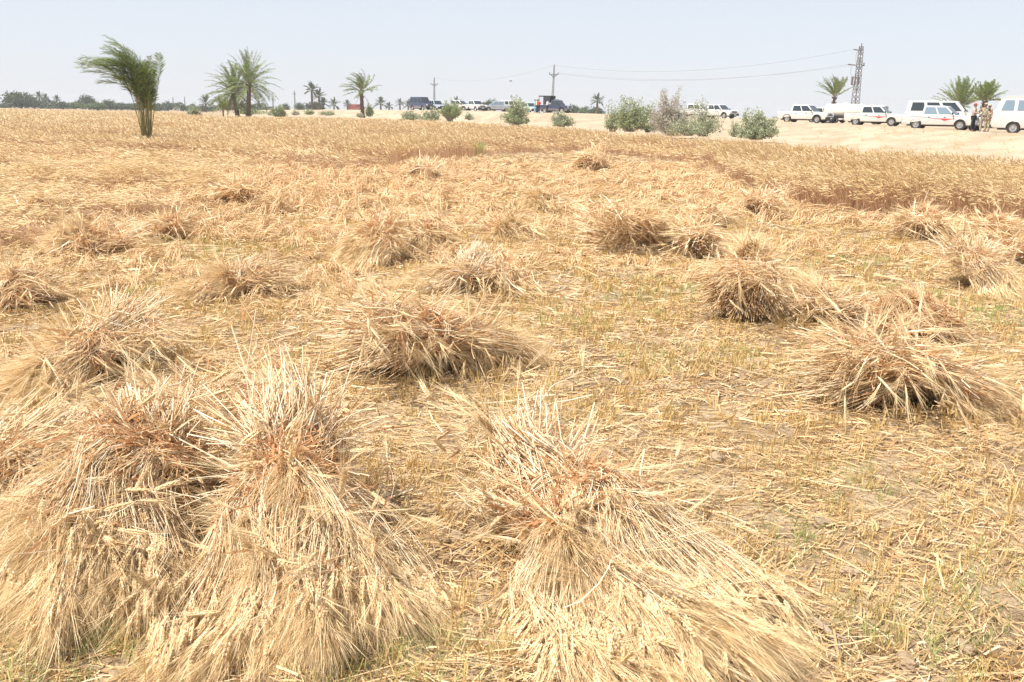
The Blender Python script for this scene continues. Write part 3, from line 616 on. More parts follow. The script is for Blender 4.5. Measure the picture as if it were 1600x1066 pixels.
#==MORE==
# ------------------------------------------------------------------ palms
def fronds(mb, O, D0, L, wind, grav, nseg=9, nleaf=34, ll=.38, lw=.028, rw=.018, start=.18, vee=.55, wf=None):
    wf = wf or (lambda s: .25 + s)
    """N fronds from O (N,3) in directions D0 (N,3): arching ribs with two rows of leaflets"""
    N = len(O); P = [O]; d = nrm(D0); step = (L / nseg)[:, None]
    for i in range(nseg):
        s = (i + 1) / nseg
        P.append(P[-1] + d * step); d = nrm(d + (np.array(wind)[None] * wf(s) + np.array([0, 0, -1.])[None] * grav * wf(s)) * 2.2 / nseg + rng.normal(0, .035, (N, 3)))
    P = np.stack(P, 1)
    W = np.linspace(1, .2, nseg + 1)[None] * rw
    tube(mb, P, np.repeat(W, N, 0) * .5, 3, 1)
    s = np.linspace(start, .985, nleaf); q = s * nseg; i = np.minimum(q.astype(int), nseg - 1); fr = (q - i)[None, :, None]
    A = P[:, i] * (1 - fr) + P[:, i + 1] * fr; T = nrm(P[:, i + 1] - P[:, i])
    sd = nrm(np.cross(T, np.array([0.05, 0.02, 1.])[None, None])); un = np.cross(sd, T)
    prof = np.sin(np.clip((s - start) / (1 - start), 0, 1) * math.pi * .78 + .5) ** .8
    for sg in (-1, 1):
        n = N * nleaf
        dd = nrm((T * .62 + sd * sg * .8 + un * rng.uniform(-.1, vee, (N, nleaf, 1)) + rng.normal(0, .11, (N, nleaf, 3)) + np.array(wind) * .35).reshape(n, 3))
        a = A.reshape(n, 3); l = (np.repeat((ll * prof)[None], N, 0) * rng.uniform(.75, 1.15, (N, nleaf))).reshape(n)
        m1 = a + dd * (l * .5)[:, None]; e = a + dd * l[:, None] + np.array(wind) * .10 * l[:, None]; e[:, 2] -= l * .16
        w = np.repeat(np.array([[.5, 1., .12]]), n, 0) * lw
        ribbon(mb, bez(a, m1, e, 3), w, nrm(np.cross(dd, un.reshape(n, 3) + rng.normal(0, .35, (n, 3)))), 0)
def trunk_mesh(mb, base, top, r0, r1, sides=12, rings=True, bend=0.):
    H = (Vector(top) - Vector(base)).length; n = max(10, int(H / .16)); V = []; 
    for i in range(n + 1):
        t = i / n; c = Vector(base).lerp(Vector(top), t) + Vector((bend * math.sin(t * math.pi), 0, 0))
        r = r0 + (r1 - r0) * t; r *= 1.25 - .25 * min(t * 6, 1)
        r *= (1.10 if i % 2 else .93) if rings else 1
        for k in range(sides):
            a = k / sides * 2 * math.pi + (.26 if i % 2 else 0); rr = r * (1 + .07 * math.sin(k * 2.4 + i * 1.7))
            V.append((c.x + math.cos(a) * rr, c.y + math.sin(a) * rr, c.z))
    a = (np.arange(n)[:, None] * sides + np.arange(sides)[None]).ravel(); b = (np.arange(n)[:, None] * sides + (np.arange(sides)[None] + 1) % sides).ravel()
    mb.add(V, np.stack([a, b, b + sides, a + sides], 1)); top_ = np.arange(sides)[None] + n * sides; mb.add(V, top_)
def palm(pos, th, L, n, label, wind=(-.25, 0, 0), grav=.35, el=(-25, 80), r=.22, lean=(0, 0), group=None, far=False, nleaf=30, dead=8, ll=.42, lw=.045, name='date_palm', boots=True):
    root = empty(name, (pos.x, pos.y, pos.z)); tag(root, label, 'palm tree', group)
    top = np.array([lean[0], lean[1], th])
    mb = MB(); trunk_mesh(mb, (0, 0, -.1), tuple(top), r * 1.1, r * .85)
    if boots:   # stubs of old fronds
        nb = 26; a = rand(nb, 0, 6.28); z = th - rand(nb, .0, min(1.0, th * .4)); O = np.stack([np.cos(a) * r * .7 + lean[0] * z / th, np.sin(a) * r * .7, z], 1); E = O + np.stack([np.cos(a) * .22, np.sin(a) * .22, rand(nb, .15, .35)], 1)
        tube(mb, np.stack([O, E], 1), np.full((nb, 2), .05) * [[1, .5]], 4)
    mb.build('trunk', M['trunk'], root, smooth=False)
    n = int(n * 1.45); a = np.linspace(0, 2 * math.pi * 8, n) * 1.618 + rand(n, -.2, .2); e = np.radians(np.linspace(el[1], el[0], n) + rng.normal(0, 6, n))
    D = np.stack([np.cos(a) * np.cos(e), np.sin(a) * np.cos(e), np.sin(e)], 1); O = np.repeat(top[None], n, 0) + D * r * .6
    mb = MB(); fronds(mb, O, D, L * rand(n, .82, 1.08) , wind, grav, nleaf=int(nleaf * 1.25), ll=ll, lw=lw * 1.45, rw=.05)
    mb.build('crown', [M['palm_far'] if far else M['palm'], M['rachis']], root)
    if dead:
        a = rand(dead, 0, 6.28); e = np.radians(rand(dead, -60, -25)); D = np.stack([np.cos(a) * np.cos(e), np.sin(a) * np.cos(e), np.sin(e)], 1)
        mb = MB(); fronds(mb, np.repeat((top - [0, 0, .25])[None], dead, 0), D, L * rand(dead, .45, .7), (-.05, 0, 0), .6, nleaf=16, ll=ll * .7, lw=lw * .8, rw=.04)
        mb.build('dead_fronds', [M['deadfrond'], M['deadfrond']], root)
    return root
# stemless young palm bent over by the wind, standing in the wheat
b = at(229, 207, 36); b = Vector((b.x, 36, 0.0))
root = empty('young_palm', b); tag(root, 'stemless young date palm bent over to the left by the wind in the wheat', 'palm tree')
n = 48; a = rand(n, 0, 6.28); O = np.stack([np.cos(a) * .10, np.sin(a) * .10, np.zeros(n)], 1); e = rand(n, .02, .15)
D = np.stack([np.cos(a) * e - .02, np.sin(a) * e * 1.4, np.ones(n)], 1)
for nm, sel, wd, gv, Lr, f_ in (('swept_fronds', np.arange(0, 24), (-.9, 0, 0), .24, (3.7, 4.9), lambda s: 6.6 * max(s - .30, 0)), ('leaning_fronds', np.arange(24, 38), (-.9, 0, 0), .10, (3.7, 4.7), lambda s: 5. * max(s - .40, 0)), ('upright_fronds', np.arange(38, 48), (-.6, 0, 0), .02, (3.0, 3.8), lambda s: 1.8 * max(s - .4, 0))):
    k = len(sel); mb = MB(); fronds(mb, O[sel], D[sel] + ([0.08, 0, 0] if nm == 'upright_fronds' else [0.04, 0, 0]), rand(k, *Lr), wd, gv, nseg=20, nleaf=56, ll=.50, lw=.026, rw=.032, start=.46, vee=.7, wf=f_)
    mb.build(nm, [M['palm'], M['rachis']], root)
mb = MB(); trunk_mesh(mb, (0, 0, -.05), (0, 0, .35), .16, .12); mb.build('stem_base', M['trunk'], root)

GP_ = 'date palms beside the field'
def P_(px, pyb, Y, pyt): p = at(px, pyb, Y); return p, at(px, pyt, Y).z - p.z
p, h = P_(372, 183, 118, 146); palm(p, h, 3.9, 50, 'left palm of the tall pair at the field edge, with a round bushy crown', wind=(-.22, 0, .0), grav=.62, el=(-35, 85), r=.27, lean=(-.5, 0), group=GP_, nleaf=30)
p, h = P_(388, 183, 116, 133); palm(p, h, 4.2, 52, 'right palm of the tall pair at the field edge, taller with long fronds hanging right', wind=(-.12, 0, .0), grav=.62, el=(-30, 85), r=.27, lean=(.3, 0), group=GP_, nleaf=30)
p, h = P_(567, 183, 125, 143); palm(p, h, 2.9, 26, 'single palm in the middle distance with its crown blown to the left', wind=(-.85, 0, .0), grav=.42, el=(-5, 85), r=.26, lean=(-.15, 0), group=GP_, nleaf=26, dead=3)
p = at(1300, 190, 120); palm(Vector((p.x, 120, 1.1)), at(1300, 152, 120).z - 1.1, 2.9, 22, 'wind bent palm behind the pickups, left of the lattice pylon', wind=(-.42, 0, .08), grav=.26, el=(25, 88), r=.2, group=GP_, nleaf=24, dead=2)
p = at(1497, 190, 100); palm(Vector((p.x, 100, 1.1)), at(1497, 168, 100).z - 1.1, 3.1, 30, 'broad palm rising behind the minibus, left one of two', wind=(-.08, 0, .05), grav=.20, el=(15, 85), r=.2, group=GP_, nleaf=26, dead=0)
p = at(1534, 190, 95); palm(Vector((p.x, 95, 1.1)), at(1534, 158, 95).z - 1.1, 2.1, 26, 'palm with a short brown trunk right behind the soldiers', wind=(.02, 0, .05), grav=.22, el=(5, 80), r=.2, group=GP_, nleaf=24, dead=2)
# small palm sapling
p = at(349, 182, 112); palm(p, .7, 1.7, 14, 'knee high palm sapling left of the tall pair', wind=(-.35, 0, 0), grav=.25, el=(30, 85), r=.08, nleaf=18, dead=0, ll=.3, boots=False)

# far palms and trees along the horizon
mb = MB()
nsc = 5200; px_ = rand(nsc, -60, 420); hh_ = np.clip(2.2 + 1.6 * vnoise(px_, px_ * 0, 60, 91) + .8 * vnoise(px_, px_ * 0, 17, 92), .7, 5) * rand(nsc) ** .6; yy_ = rand(nsc, 338, 352); xx_ = (px_ - 800) / F * math.cos(PITCH) * yy_
dv = nrm(rng.normal(size=(nsc, 3))); sv = nrm(np.cross(dv, rng.normal(size=(nsc, 3)))); Pq = np.stack([xx_, yy_, hh_], 1); zz = rand(nsc, .5, 1.1)[:, None]
mb.add(np.stack([Pq - dv * zz * .5, Pq + sv * zz * .34, Pq + dv * zz * .5, Pq - sv * zz * .34], 1).reshape(-1, 3), np.arange(nsc * 4).reshape(nsc, 4))
tag(mb.build('distant_scrub', M['tree1']), 'hazy band of distant scrub along the left horizon', 'scrub', kind='stuff')
GF = 'far palms on the horizon'; GT = 'far trees along the horizon'
def farpalm(px, pyt, Y, wpx, label, wind=(-.2, 0, 0), el=(-25, 80)):
    top = at(px, pyt, Y).z; L = wpx / 1.7 / F * Y * 1.05; z0 = 0 if px < 560 else .6
    palm(Vector((at(px, 170, Y).x, Y, z0)), max(top - z0 - L * .62, 1.2), L, 20, label, wind=wind, grav=.42, el=el, r=.3, group=GF, far=True, nleaf=14, dead=0, ll=L * .16, lw=.16, boots=False)
farpalm(63, 146, 330, 16, 'far leaning palm at the right end of the big dark tree on the left', (-.4, 0, 0)); farpalm(73, 150, 340, 13, 'far palm close beside the leaning one on the left horizon'); farpalm(90, 151, 350, 11, 'lone small far palm between low trees on the left horizon')
farpalm(322, 153, 300, 22, 'dark round far palm left of the tall pair'); farpalm(488, 132, 250, 22, 'tallest of the far palms, in the dense clump right of the tall pair', (-.2, 0, .05)); farpalm(499, 143, 255, 20, 'lower palm leaning against the tallest far palm'); farpalm(505, 156, 250, 14, 'short palm at the foot of the dense far clump')
farpalm(522, 157, 330, 18, 'first far palm right of the dense clump'); farpalm(543, 159, 330, 12, 'small far palm behind the red truck'); farpalm(595, 155, 320, 18, 'far palm on the sand right of the windblown palm'); farpalm(608, 162, 320, 12, 'tiny far palm right beside a larger one on the sand')
farpalm(625, 157, 340, 13, 'thin far palm left of the dark blue car'); farpalm(638, 159, 330, 15, 'bushy far palm just left of the dark blue car'); farpalm(713, 154, 330, 15, 'far palm top above the white cars'); farpalm(933, 150, 260, 20, 'far palm standing over the dark trees right of the blue truck')
def leafcloud(mb, C0, R, n, size, mi=0, seed=0):
    """leaf faces in lumpy clusters inside an ellipsoid"""
    r = np.random.default_rng(seed); nc = 20; c = nrm(r.normal(size=(nc, 3))) * r.uniform(.25, .95, (nc, 1)); c[:, 2] = np.abs(c[:, 2]) * 1.1 - .25
    i = r.integers(0, nc, n); p = c[i] + r.normal(0, .20, (n, 3)); P = np.array(C0) + p * R
    d = nrm(r.normal(size=(n, 3))); s = nrm(np.cross(d, r.normal(size=(n, 3)))); sz = size * r.uniform(.6, 1.3, n)
    a = P - d * sz[:, None] * .5; b_ = P + s * sz[:, None] * .34; c_ = P + d * sz[:, None] * .5; e = P - s * sz[:, None] * .34
    V = np.stack([a, b_, c_, e], 1).reshape(-1, 3); mb.add(V, np.arange(n * 4).reshape(n, 4), mi)
    return np.array(C0) + c * R
def tree(px, wpx, pyt, Y, label, m_='tree1', name='leafy_tree', z0=0., squat=1.):
    x = at(px, 170, Y).x; H = at(px, pyt, Y).z - z0; W = wpx / F * Y / 2 * 1.2
    root = empty(name, (x, Y, z0)); tag(root, label, 'tree', GT)
    mb = MB(); cs = leafcloud(mb, (0, 0, H * .55), np.array([W, W, H * .46]), 1500, max(.32, W * .14), seed=int(px)); leafcloud(mb, (0, 0, H * .25), np.array([W * .9, W * .8, H * .28]), 600, max(.3, W * .13), seed=int(px) + 1)
    mb.build('crown', M[m_], root)
    mb = MB(); trunk_mesh(mb, (0, 0, -.1), (0, 0, H * .45), .24, .14, 8, False); n = len(cs); A = np.repeat(np.array([[0, 0, H * .3]]), n, 0); tube(mb, bez(A, (A + cs) / 2 + [0, 0, .2], cs, 4), np.repeat(np.array([[.10, .07, .05, .02]]), n, 0), 4)
    mb.build('trunk', M['bark'], root)
for t in [(34, 46, 144, 310, 'biggest dark broad tree on the far left horizon'), (6, 22, 162, 330, 'low dark tree cut by the left edge'), (55, 20, 153, 318, 'dark tree joined to the right of the biggest far one', 'tree1'), (78, 32, 163, 340, 'low spreading tree under the small palms on the left'),
          (98, 18, 157, 315, 'dark tree left of the round topped one'), (118, 20, 159, 320, 'mid green tree between dark ones on the left', 'tree2'), (139, 24, 146, 325, 'round topped tree standing above its neighbours', 'tree1'), (152, 28, 161, 290, 'bright green low tree under the round topped one', 'tree2'), (172, 18, 155, 300, 'dark upright tree left of the bent young palm'),
          (190, 26, 159, 320, 'grey green tree behind the bent young palm'), (212, 26, 162, 320, 'low tree seen through the stems of the young palm'), (244, 24, 164, 300, 'dark low mound of a tree right of the young palm'), (262, 13, 157, 330, 'cone shaped small tree right of the young palm'),
          (286, 8, 164, 330, 'tiny round tree on the horizon by thin masts'), (318, 12, 164, 310, 'dark tree under the round far palm'), (360, 26, 158, 260, 'brown leafless looking tree behind the tall pair of palms', 'tree3'), (385, 40, 163, 280, 'low dark tree row behind the trunks of the tall pair'), (447, 12, 161, 300, 'small pale tree right of the tall pair'),
          (468, 18, 159, 300, 'round grey tree left of the dense palm clump'), (494, 26, 158, 262, 'dark leafy tree filling the foot of the dense palm clump'), (757, 14, 157, 250, 'dark tree behind the silver pickup, lower left half', 'tree1', 'leafy_tree', .8), (768, 16, 153, 255, 'taller dark tree behind the silver pickup', 'tree1', 'leafy_tree', .8),
          (893, 22, 164, 270, 'dark tree right behind the blue truck', 'tree1', 'leafy_tree', .8), (912, 22, 166, 290, 'low green tree between the blue truck and the far palm', 'tree2', 'leafy_tree', .8), (932, 24, 167, 280, 'low dark tree at the foot of the far palm on the right', 'tree1', 'leafy_tree', .8)]:
    tree(*t)

# bushes on the bank
def bush(px, pyb, pyt, wpx, Y, label, mats=('bushleaf',), n=2600, spiky=False, group='bushes at the foot of the sandy bank', leaf=.09, loose=1., name='shrub'):
    p = at(px, pyb, Y); H = at(px, pyt, Y).z - p.z; W = wpx / F * Y / 2
    root = empty(name, (p.x, p.y, p.z)); tag(root, label, 'bush', group); H *= 1.2; W *= 1.2; n = int(n * 1.35)
    ns = int(70 + 30 * W); a = rand(ns, 0, 6.28); q = np.sqrt(rand(ns)) ; el = np.radians(90 - q * (62 if spiky else 84))
    lump = .55 + .25 * rng.uniform(0, 1, ns) + .25 * np.clip(np.sin(a * 3 + q * 5 + px) * np.cos(a * 2 - px), -.6, 1)
    E = np.stack([np.cos(a) * np.cos(el) * W * 1.05, np.sin(a) * np.cos(el) * W * .9, np.sin(el) * H], 1) * lump[:, None] + rng.normal(0, .05, (ns, 3))
    E[:, 2] = np.maximum(E[:, 2], .1)
    O = rng.normal(0, .10 * W, (ns, 3)); O[:, 2] = -.05; mid = O * .5 + E * .5 + rng.normal(0, .06, (ns, 3)); mid[:, 2] += .08 * H
    P = bez(O, mid, E, 6); mb = MB(); tube(mb, P, np.repeat(np.array([[.022, .018, .014, .011, .008, .004]]), ns, 0), 3); mb.build('branches', M['twig'], root)
    mb = MB()
    for j, mm in enumerate(mats):
        k = n // len(mats); i = rng.integers(0, ns, k); s = 1 - rand(k) ** 1.4 * .72; f = s * 5; ii = np.minimum(f.astype(int), 4); fr = (f - ii)[:, None]
        Q = P[i, ii] * (1 - fr) + P[i, ii + 1] * fr + rng.normal(0, .085 * loose, (k, 3)); Q[:, 2] = np.maximum(Q[:, 2], .03)
        d = nrm(nrm(P[i, ii + 1] - P[i, ii]) * (1.3 if spiky else .5) + rng.normal(0, .6, (k, 3)) + [0, 0, .25]); sd = nrm(np.cross(d, rng.normal(size=(k, 3)))); sz = leaf * rand(k, .6, 1.3) * (1.6 if spiky else 1)
        wdt = .16 if spiky else .36
        V = np.stack([Q, Q + d * sz[:, None] * .5 + sd * sz[:, None] * wdt, Q + d * sz[:, None], Q + d * sz[:, None] * .5 - sd * sz[:, None] * wdt], 1).reshape(-1, 3)
        mb.add(V, np.arange(k * 4).reshape(k, 4), j)
    mb.build('foliage', [M[x] for x in mats], root)
bush(1180, 217, 170, 64, 58, 'dense grey green shrub left of the first white pickup', n=6500, leaf=.10)
bush(1148, 213, 186, 22, 62, 'small side shrub touching the left of the dense grey green one', n=700)
bush(1050, 211, 140, 70, 66, 'tall open shrub with pale blossom and bare twigs', ('bushleaf', 'bushleaf', 'bushpink'), n=9000, leaf=.10, loose=1.3)
bush(1098, 212, 153, 56, 63, 'spreading open shrub right of the pale blossoming one', ('bushleaf',), n=2600, leaf=.10, loose=1.3)
bush(1075, 211, 185, 60, 61, 'low leafy shrub in front of the two open ones', ('bushleaf',), n=1900)
bush(985, 205, 139, 56, 70, 'tall greenish shrub left of the pale blossoming one', ('bushgreen', 'bushleaf'), n=5200, leaf=.11)
bush(957, 205, 158, 34, 72, 'loose shrub on the left flank of the tall greenish one', ('bushgreen', 'bushleaf'), n=1500, leaf=.11)
bush(1012, 206, 152, 30, 71, 'narrow green shrub filling the gap beside the pale blossoming one', ('bushgreen',), n=1300, leaf=.11)
bush(878, 198, 173, 38, 88, 'rounded shrub below the dark blue truck', n=2000, leaf=.14)
bush(807, 195.5, 151, 46, 94, 'tall dense shrub left of the people at the truck', ('bushleaf', 'bushgreen'), n=4200, leaf=.14)
bush(703, 189.5, 160, 42, 108, 'spiky green shrub below the white cars', ('bushgreen',), n=2600, leaf=.17, spiky=True)
bush(672, 189, 169, 36, 109, 'grey shrub left of the spiky green one', n=1900, leaf=.15)
bush(642, 187.5, 173, 32, 112, 'low grey shrub at the left end of the cluster below the cars', n=1200, leaf=.15)
bush(733, 187, 177, 14, 108, 'little shrub at the right end of the cluster below the cars', n=400, leaf=.14)
bush(437, 182.5, 163, 24, 122, 'dark green shrub right of the tall pair of palms', ('bushgreen', 'bushleaf'), n=1800, leaf=.16)
bush(462, 179.5, 172, 14, 140, 'low brownish bush right of the dark green shrub', ('bushpink', 'bushgreen'), n=500, leaf=.16)
bush(484, 179, 171.5, 16, 142, 'low bush below the dense palm clump', ('bushgreen',), n=500, leaf=.16)
bush(512, 180, 173, 26, 138, 'wide low grey bush on the sand left of the windblown palm', n=800, leaf=.16)
bush(424, 180, 172, 12, 142, 'small yellowish bush right of the tall pair', ('bushgreen', 'bushpink'), n=400, leaf=.16)
bush(577, 182, 161, 13, 128, 'upright bush at the foot of the windblown palm', ('bushgreen',), n=900, leaf=.16)
bush(562, 183, 176, 10, 120, 'tiny bush left of the windblown palm trunk', n=300, leaf=.14)
bush(304, 181.5, 163.5, 24, 118, 'rounded grey green bush left of the palm sapling', n=1600, leaf=.16)
bush(388, 178, 169.5, 60, 150, 'long low green hedge of weeds behind the tall pair of palms', ('bushgreen',), n=1500, leaf=.2)
g0 = gz(747, 243); n = 130; A = np.array([tuple(g0)]) + rng.normal(0, .09, (n, 3)) * [1, 1, 0]; D = nrm(rng.normal(0, .3, (n, 3)) * [1, 1, 0] + [0, 0, 1]); l = rand(n, .3, .62)
mb = MB(); ribbon(mb, bez(A, A + D * (l * .6)[:, None], A + D * l[:, None] + rng.normal(0, .1, (n, 3)) * [1, 1, .2], 4), rand(n, .008, .014), nrm(np.stack([np.ones(n), rng.normal(0, .7, n), np.zeros(n)], 1)))
tag(mb.build('grass_tuft', M['greenblade']), 'upright greenish tuft of grass alone at the front of the uncut wheat', 'grass tuft')
dep = bpy.context.evaluated_depsgraph_get()
def bank_debris():
    mb = MB(); mb2 = MB(); n = 0
    while n < 1500:
        p_ = random.uniform(560, 1680); v_ = random.random() ** .8; Ye = interp(EDGE, p_); c = crest(p_); Y = Ye + (c.y - Ye) * v_; x = dirx(p_) * Y
        hit, loc, nn, _, ob, _ = scene.ray_cast(dep, Vector((x, Y, 6)), Vector((0, 0, -1)))
        if not hit or ob.name != 'sand_road': n += 1; continue
        r = random.uniform(.02, .07) * (1.6 if random.random() < .1 else 1)
        if n % 3:
            k = 6; V = [(loc.x + math.cos(a) * r * random.uniform(.7, 1.2), loc.y + math.sin(a) * r, loc.z - .01) for a in np.linspace(0, 5.2, k)] + [(loc.x, loc.y, loc.z + r * .7)]
            mb.add(V, [(i, (i + 1) % k, k) for i in range(k)])
        else:
            k = 9; A = np.array([tuple(loc)] * k) + rng.normal(0, .05, (k, 3)) * [1, 1, 0]; E = A + rng.normal(0, .12, (k, 3)) + [0, 0, random.uniform(.04, .13)]
            ribbon(mb2, np.stack([A, (A + E) / 2, E], 1), np.full(k, .016), nrm(rng.normal(size=(k, 3))))
        n += 1
    tag(mb.build('bank_stones', M['clodp']), 'small stones and clods strewn over the sandy bank', 'stones', kind='stuff')
    tag(mb2.build('bank_weeds', M['stubble']), 'sparse dry weeds on the sandy bank', 'weeds', kind='stuff')
M['clodp'] = mat('bank_stone', (.40, .30, .21), .9, .05)
bank_debris()
# ------------------------------------------------------------------ poles, pylon, wires
M['steel'] = mat('weathered_steel', (.19, .16, .145), .6, .4, metal=.3); M['concrete'] = mat('concrete_pole', (.27, .26, .25), .85, .1)
M['insul'] = mat('insulator', (.20, .14, .12), .3, .5); M['wire'] = mat('wire', (.28, .27, .28), .5, .4, metal=.4)
def bars(mb, segs, r, mi=0, sides=4):
    P = np.array([[tuple(a), tuple(b)] for a, b in segs], dtype=float); tube(mb, P, np.full(len(P), r), sides, mi)
def lattice_pole(px, pyt, Y, w0, w1, label, z0=.9, group='power line poles'):
    c = at(px, pyt, Y); H = c.z - z0
    root = empty('lattice_pylon', (c.x, Y, z0), .5); tag(root, label, 'pylon', group)
    segs = []; n = 16
    def cor(t, k): w = w0 + (w1 - w0) * t; a = k * math.pi / 2 + math.pi / 4; return Vector((math.cos(a) * w * .7, math.sin(a) * w * .7, H * t))
    for k in range(4):
        segs.append((cor(0, k), cor(1, k)))
        for i in range(n):
            a, b = i / n, (i + 1) / n; k2 = (k + 1) % 4
            segs.append((cor(a, k), cor(b, k2)) if i % 2 else (cor(a, k2), cor(b, k)))
            if i % 3 == 0: segs.append((cor(b, k), cor(b, k2)))
    mb = MB(); bars(mb, segs, .06); mb.build('mast', M['steel'], root)
    return root, H, c
pyl, PH, pc = lattice_pole(1346, 73, 180, 1.25, .55, 'steel lattice pylon with insulators behind the white pickups')
ang = .5
def arm(parent, z, x0, x1, r=.06, d=0.): mb = MB(); bars(mb, [((x0, d, z), (x1, d, z)), ((x0, d, z), (0, d, z - .35)), ((x1, d, z), (0, d, z - .35))], r); return mb.build('crossarm', M['steel'], parent)
def insul(parent, p, L=.5, horiz=True):
    mb = MB(); n = 7; P = []; R = []
    d = Vector((-1, 0, 0)) if horiz else Vector((0, 0, 1))
    for i in range(n * 2 + 1): P.append(Vector(p) + d * L * i / (n * 2)); R.append(.13 if i % 2 else .06)
    tube(mb, np.array([[tuple(q) for q in P]]), np.array([R]), 8); return mb.build('insulator', M['insul'], parent, smooth=True)
arm(pyl, PH * .76, -2.2, 1.5); arm(pyl, PH * .955, -1.1, .3)
insul(pyl, (-1.1, 0, PH * .955), .9); insul(pyl, (-2.2, 0, PH * .76), .9); insul(pyl, (0, 0, PH), .6, False); insul(pyl, (1.2, 0, PH * .76), .5, False)
mb = MB(); bars(mb, [((-1.5, .2, PH * .6), (.6, .2, PH * .6)), ((-1.5, .2, PH * .50), (.6, .2, PH * .50)), ((-1.5, .2, PH * .60), (-1.5, .2, PH * .5)), ((-1.0, .2, PH * .60), (-1.3, .2, PH * .55)), ((-1.3, .2, PH * .55), (-1.0, .2, PH * .5))], .07); mb.build('switch_frame', M['steel'], pyl)
mb = MB()
for x in (-1.3, -.6, .4): bars(mb, [((x, .1, PH * .50), (x, .1, PH * .61))], .14, sides=8)
mb.build('fuse_cutouts', M['insul'], pyl)
def wire(a, b, sag, label, nm='power_cable', r=.022, parent=None):
    n = 30; P = np.array([[tuple(Vector(a).lerp(Vector(b), i / n) - Vector((0, 0, 4 * sag * (i / n) * (1 - i / n)))) for i in range(n + 1)]])
    mb = MB(); tube(mb, P, np.full(1, r), 4); o = mb.build(nm, M['wire'], parent, smooth=True)
    if not parent: tag(o, label, 'cable', 'power line cables')
    return o
mb = MB(); 
for x, z0, z1 in ((-1.9, .76, .6), (-.9, .95, .76)):
    P = bez(np.array([[x, 0, PH * z0]]), np.array([[x - .7, 0, PH * (z0 + z1) / 2]]), np.array([[x + .4, .2, PH * z1]]), 8); tube(mb, P, np.full(1, .03), 4)
mb.build('jumper_wires', M['wire'], pyl)
def slim_pole(px, pyt, Y, label, z0=.9, armpx=None, r=.13, lean=0.):
    c = at(px, pyt, Y); H = c.z - z0; root = empty('utility_pole', (c.x - lean, Y, z0)); tag(root, label, 'pole', 'power line poles')
    w = r * 1.6; segs = []; n = 18
    def cor(t, k): ww = (w * 2.4 + (w * .9 - w * 2.4) * t); a = k * math.pi / 2 + .6; return Vector((math.cos(a) * ww * .7 + lean * t, math.sin(a) * ww * .7, H * t))
    for k in range(4):
        segs.append((cor(0, k), cor(1, k)))
        for i in range(n): segs.append((cor(i / n, k), cor((i + 1) / n, (k + 1) % 4)))
    mb = MB(); bars(mb, segs, r * .42); mb.build('mast', M['concrete'], root)
    if armpx:
        z = at(px, armpx[0], Y).z - z0; hw = armpx[1] / F * Y / 2; lx = lean * z / H
        mb = MB(); bars(mb, [((lx - hw, 0, z), (lx + hw, 0, z)), ((lx - hw * .8, 0, z), (lx, 0, z - .7)), ((lx + hw * .8, 0, z), (lx, 0, z - .7))], r * .6); mb.build('crossarm', M['steel'], root)
        for s in (-1, 1): insul(root, (lx + s * hw, 0, z), .5, False)
        insul(root, (lean, 0, H), .5, False)
    return root, c, (at(px, armpx[0], Y) if armpx else None)
s1, c1, a1 = slim_pole(866, 104, 231, 'slim lattice pole with crossarm above the dark blue truck', armpx=(116.5, 13), r=.15, lean=.3)
s2, c2, a2 = slim_pole(678.5, 123, 330, 'farther slim pole with crossarm left of the white cars', armpx=(132, 10), r=.17)
slim_pole(460, 143, 420, 'thin far pole left of the dense palm clump', .5, (147, 4), .16); slim_pole(404, 150, 420, 'thin far mast right of the trunks of the tall pair', .5, None, .14); slim_pole(426, 150, 430, 'second thin far mast right of the tall pair', .5, None, .14); slim_pole(270, 152, 430, 'thin far mast right of the cone shaped tree', .5, None, .12); slim_pole(288, 151, 430, 'thin far mast above the tiny round tree', .5, None, .12)
W0 = pyl.matrix_world
import mathutils
Rz = Matrix.Translation(pyl.location) @ Matrix.Rotation(.5, 4, 'Z')
wire(Rz @ Vector((-2.0, 0, PH * .955)), c1 + Vector((0, 0, .3)), 2.6, 'uppermost cable from the pylon to the slim pole')
wire(Rz @ Vector((-3.1, 0, PH * .76)), a1 + Vector((-1.0, 0, .4)), 2.4, 'lower near cable from the pylon crossarm to the slim pole')
wire(Rz @ Vector((1.2, 0, PH * .78)), a1 + Vector((1.0, 0, .4)), 2.2, 'lower far cable from the pylon crossarm to the slim pole')
wire(c1 + Vector((0, 0, .3)), c2 + Vector((0, 0, .3)), 2.2, 'thin cable between the two slim poles', r=.018)
# bird
p = at(798, 127, 60); root = empty('bird', p, .4); tag(root, 'tiny dark bird flying in the pale sky left of the slim pole', 'bird')
mb = MB(); tube(mb, np.array([[(-.09, 0, 0), (-.05, 0, 0), (0, 0, .01), (.05, 0, .01), (.08, 0, .02), (.11, 0, .015)]]), np.array([[.008, .022, .032, .026, .018, .003]]), 8)
for s in (-1, 1): mb.add([(-.03, 0, .015), (.04, 0, .015), (.02, s * .1, .06), (-.03, s * .1, .055), (-.03, s * .2, .02)], [(0, 1, 2), (0, 2, 3), (3, 2, 4)])
mb.add([(-.08, 0, 0), (-.14, .03, 0), (-.14, -.03, 0)], [(0, 1, 2)]); mb.build('body', M['insul'], root)

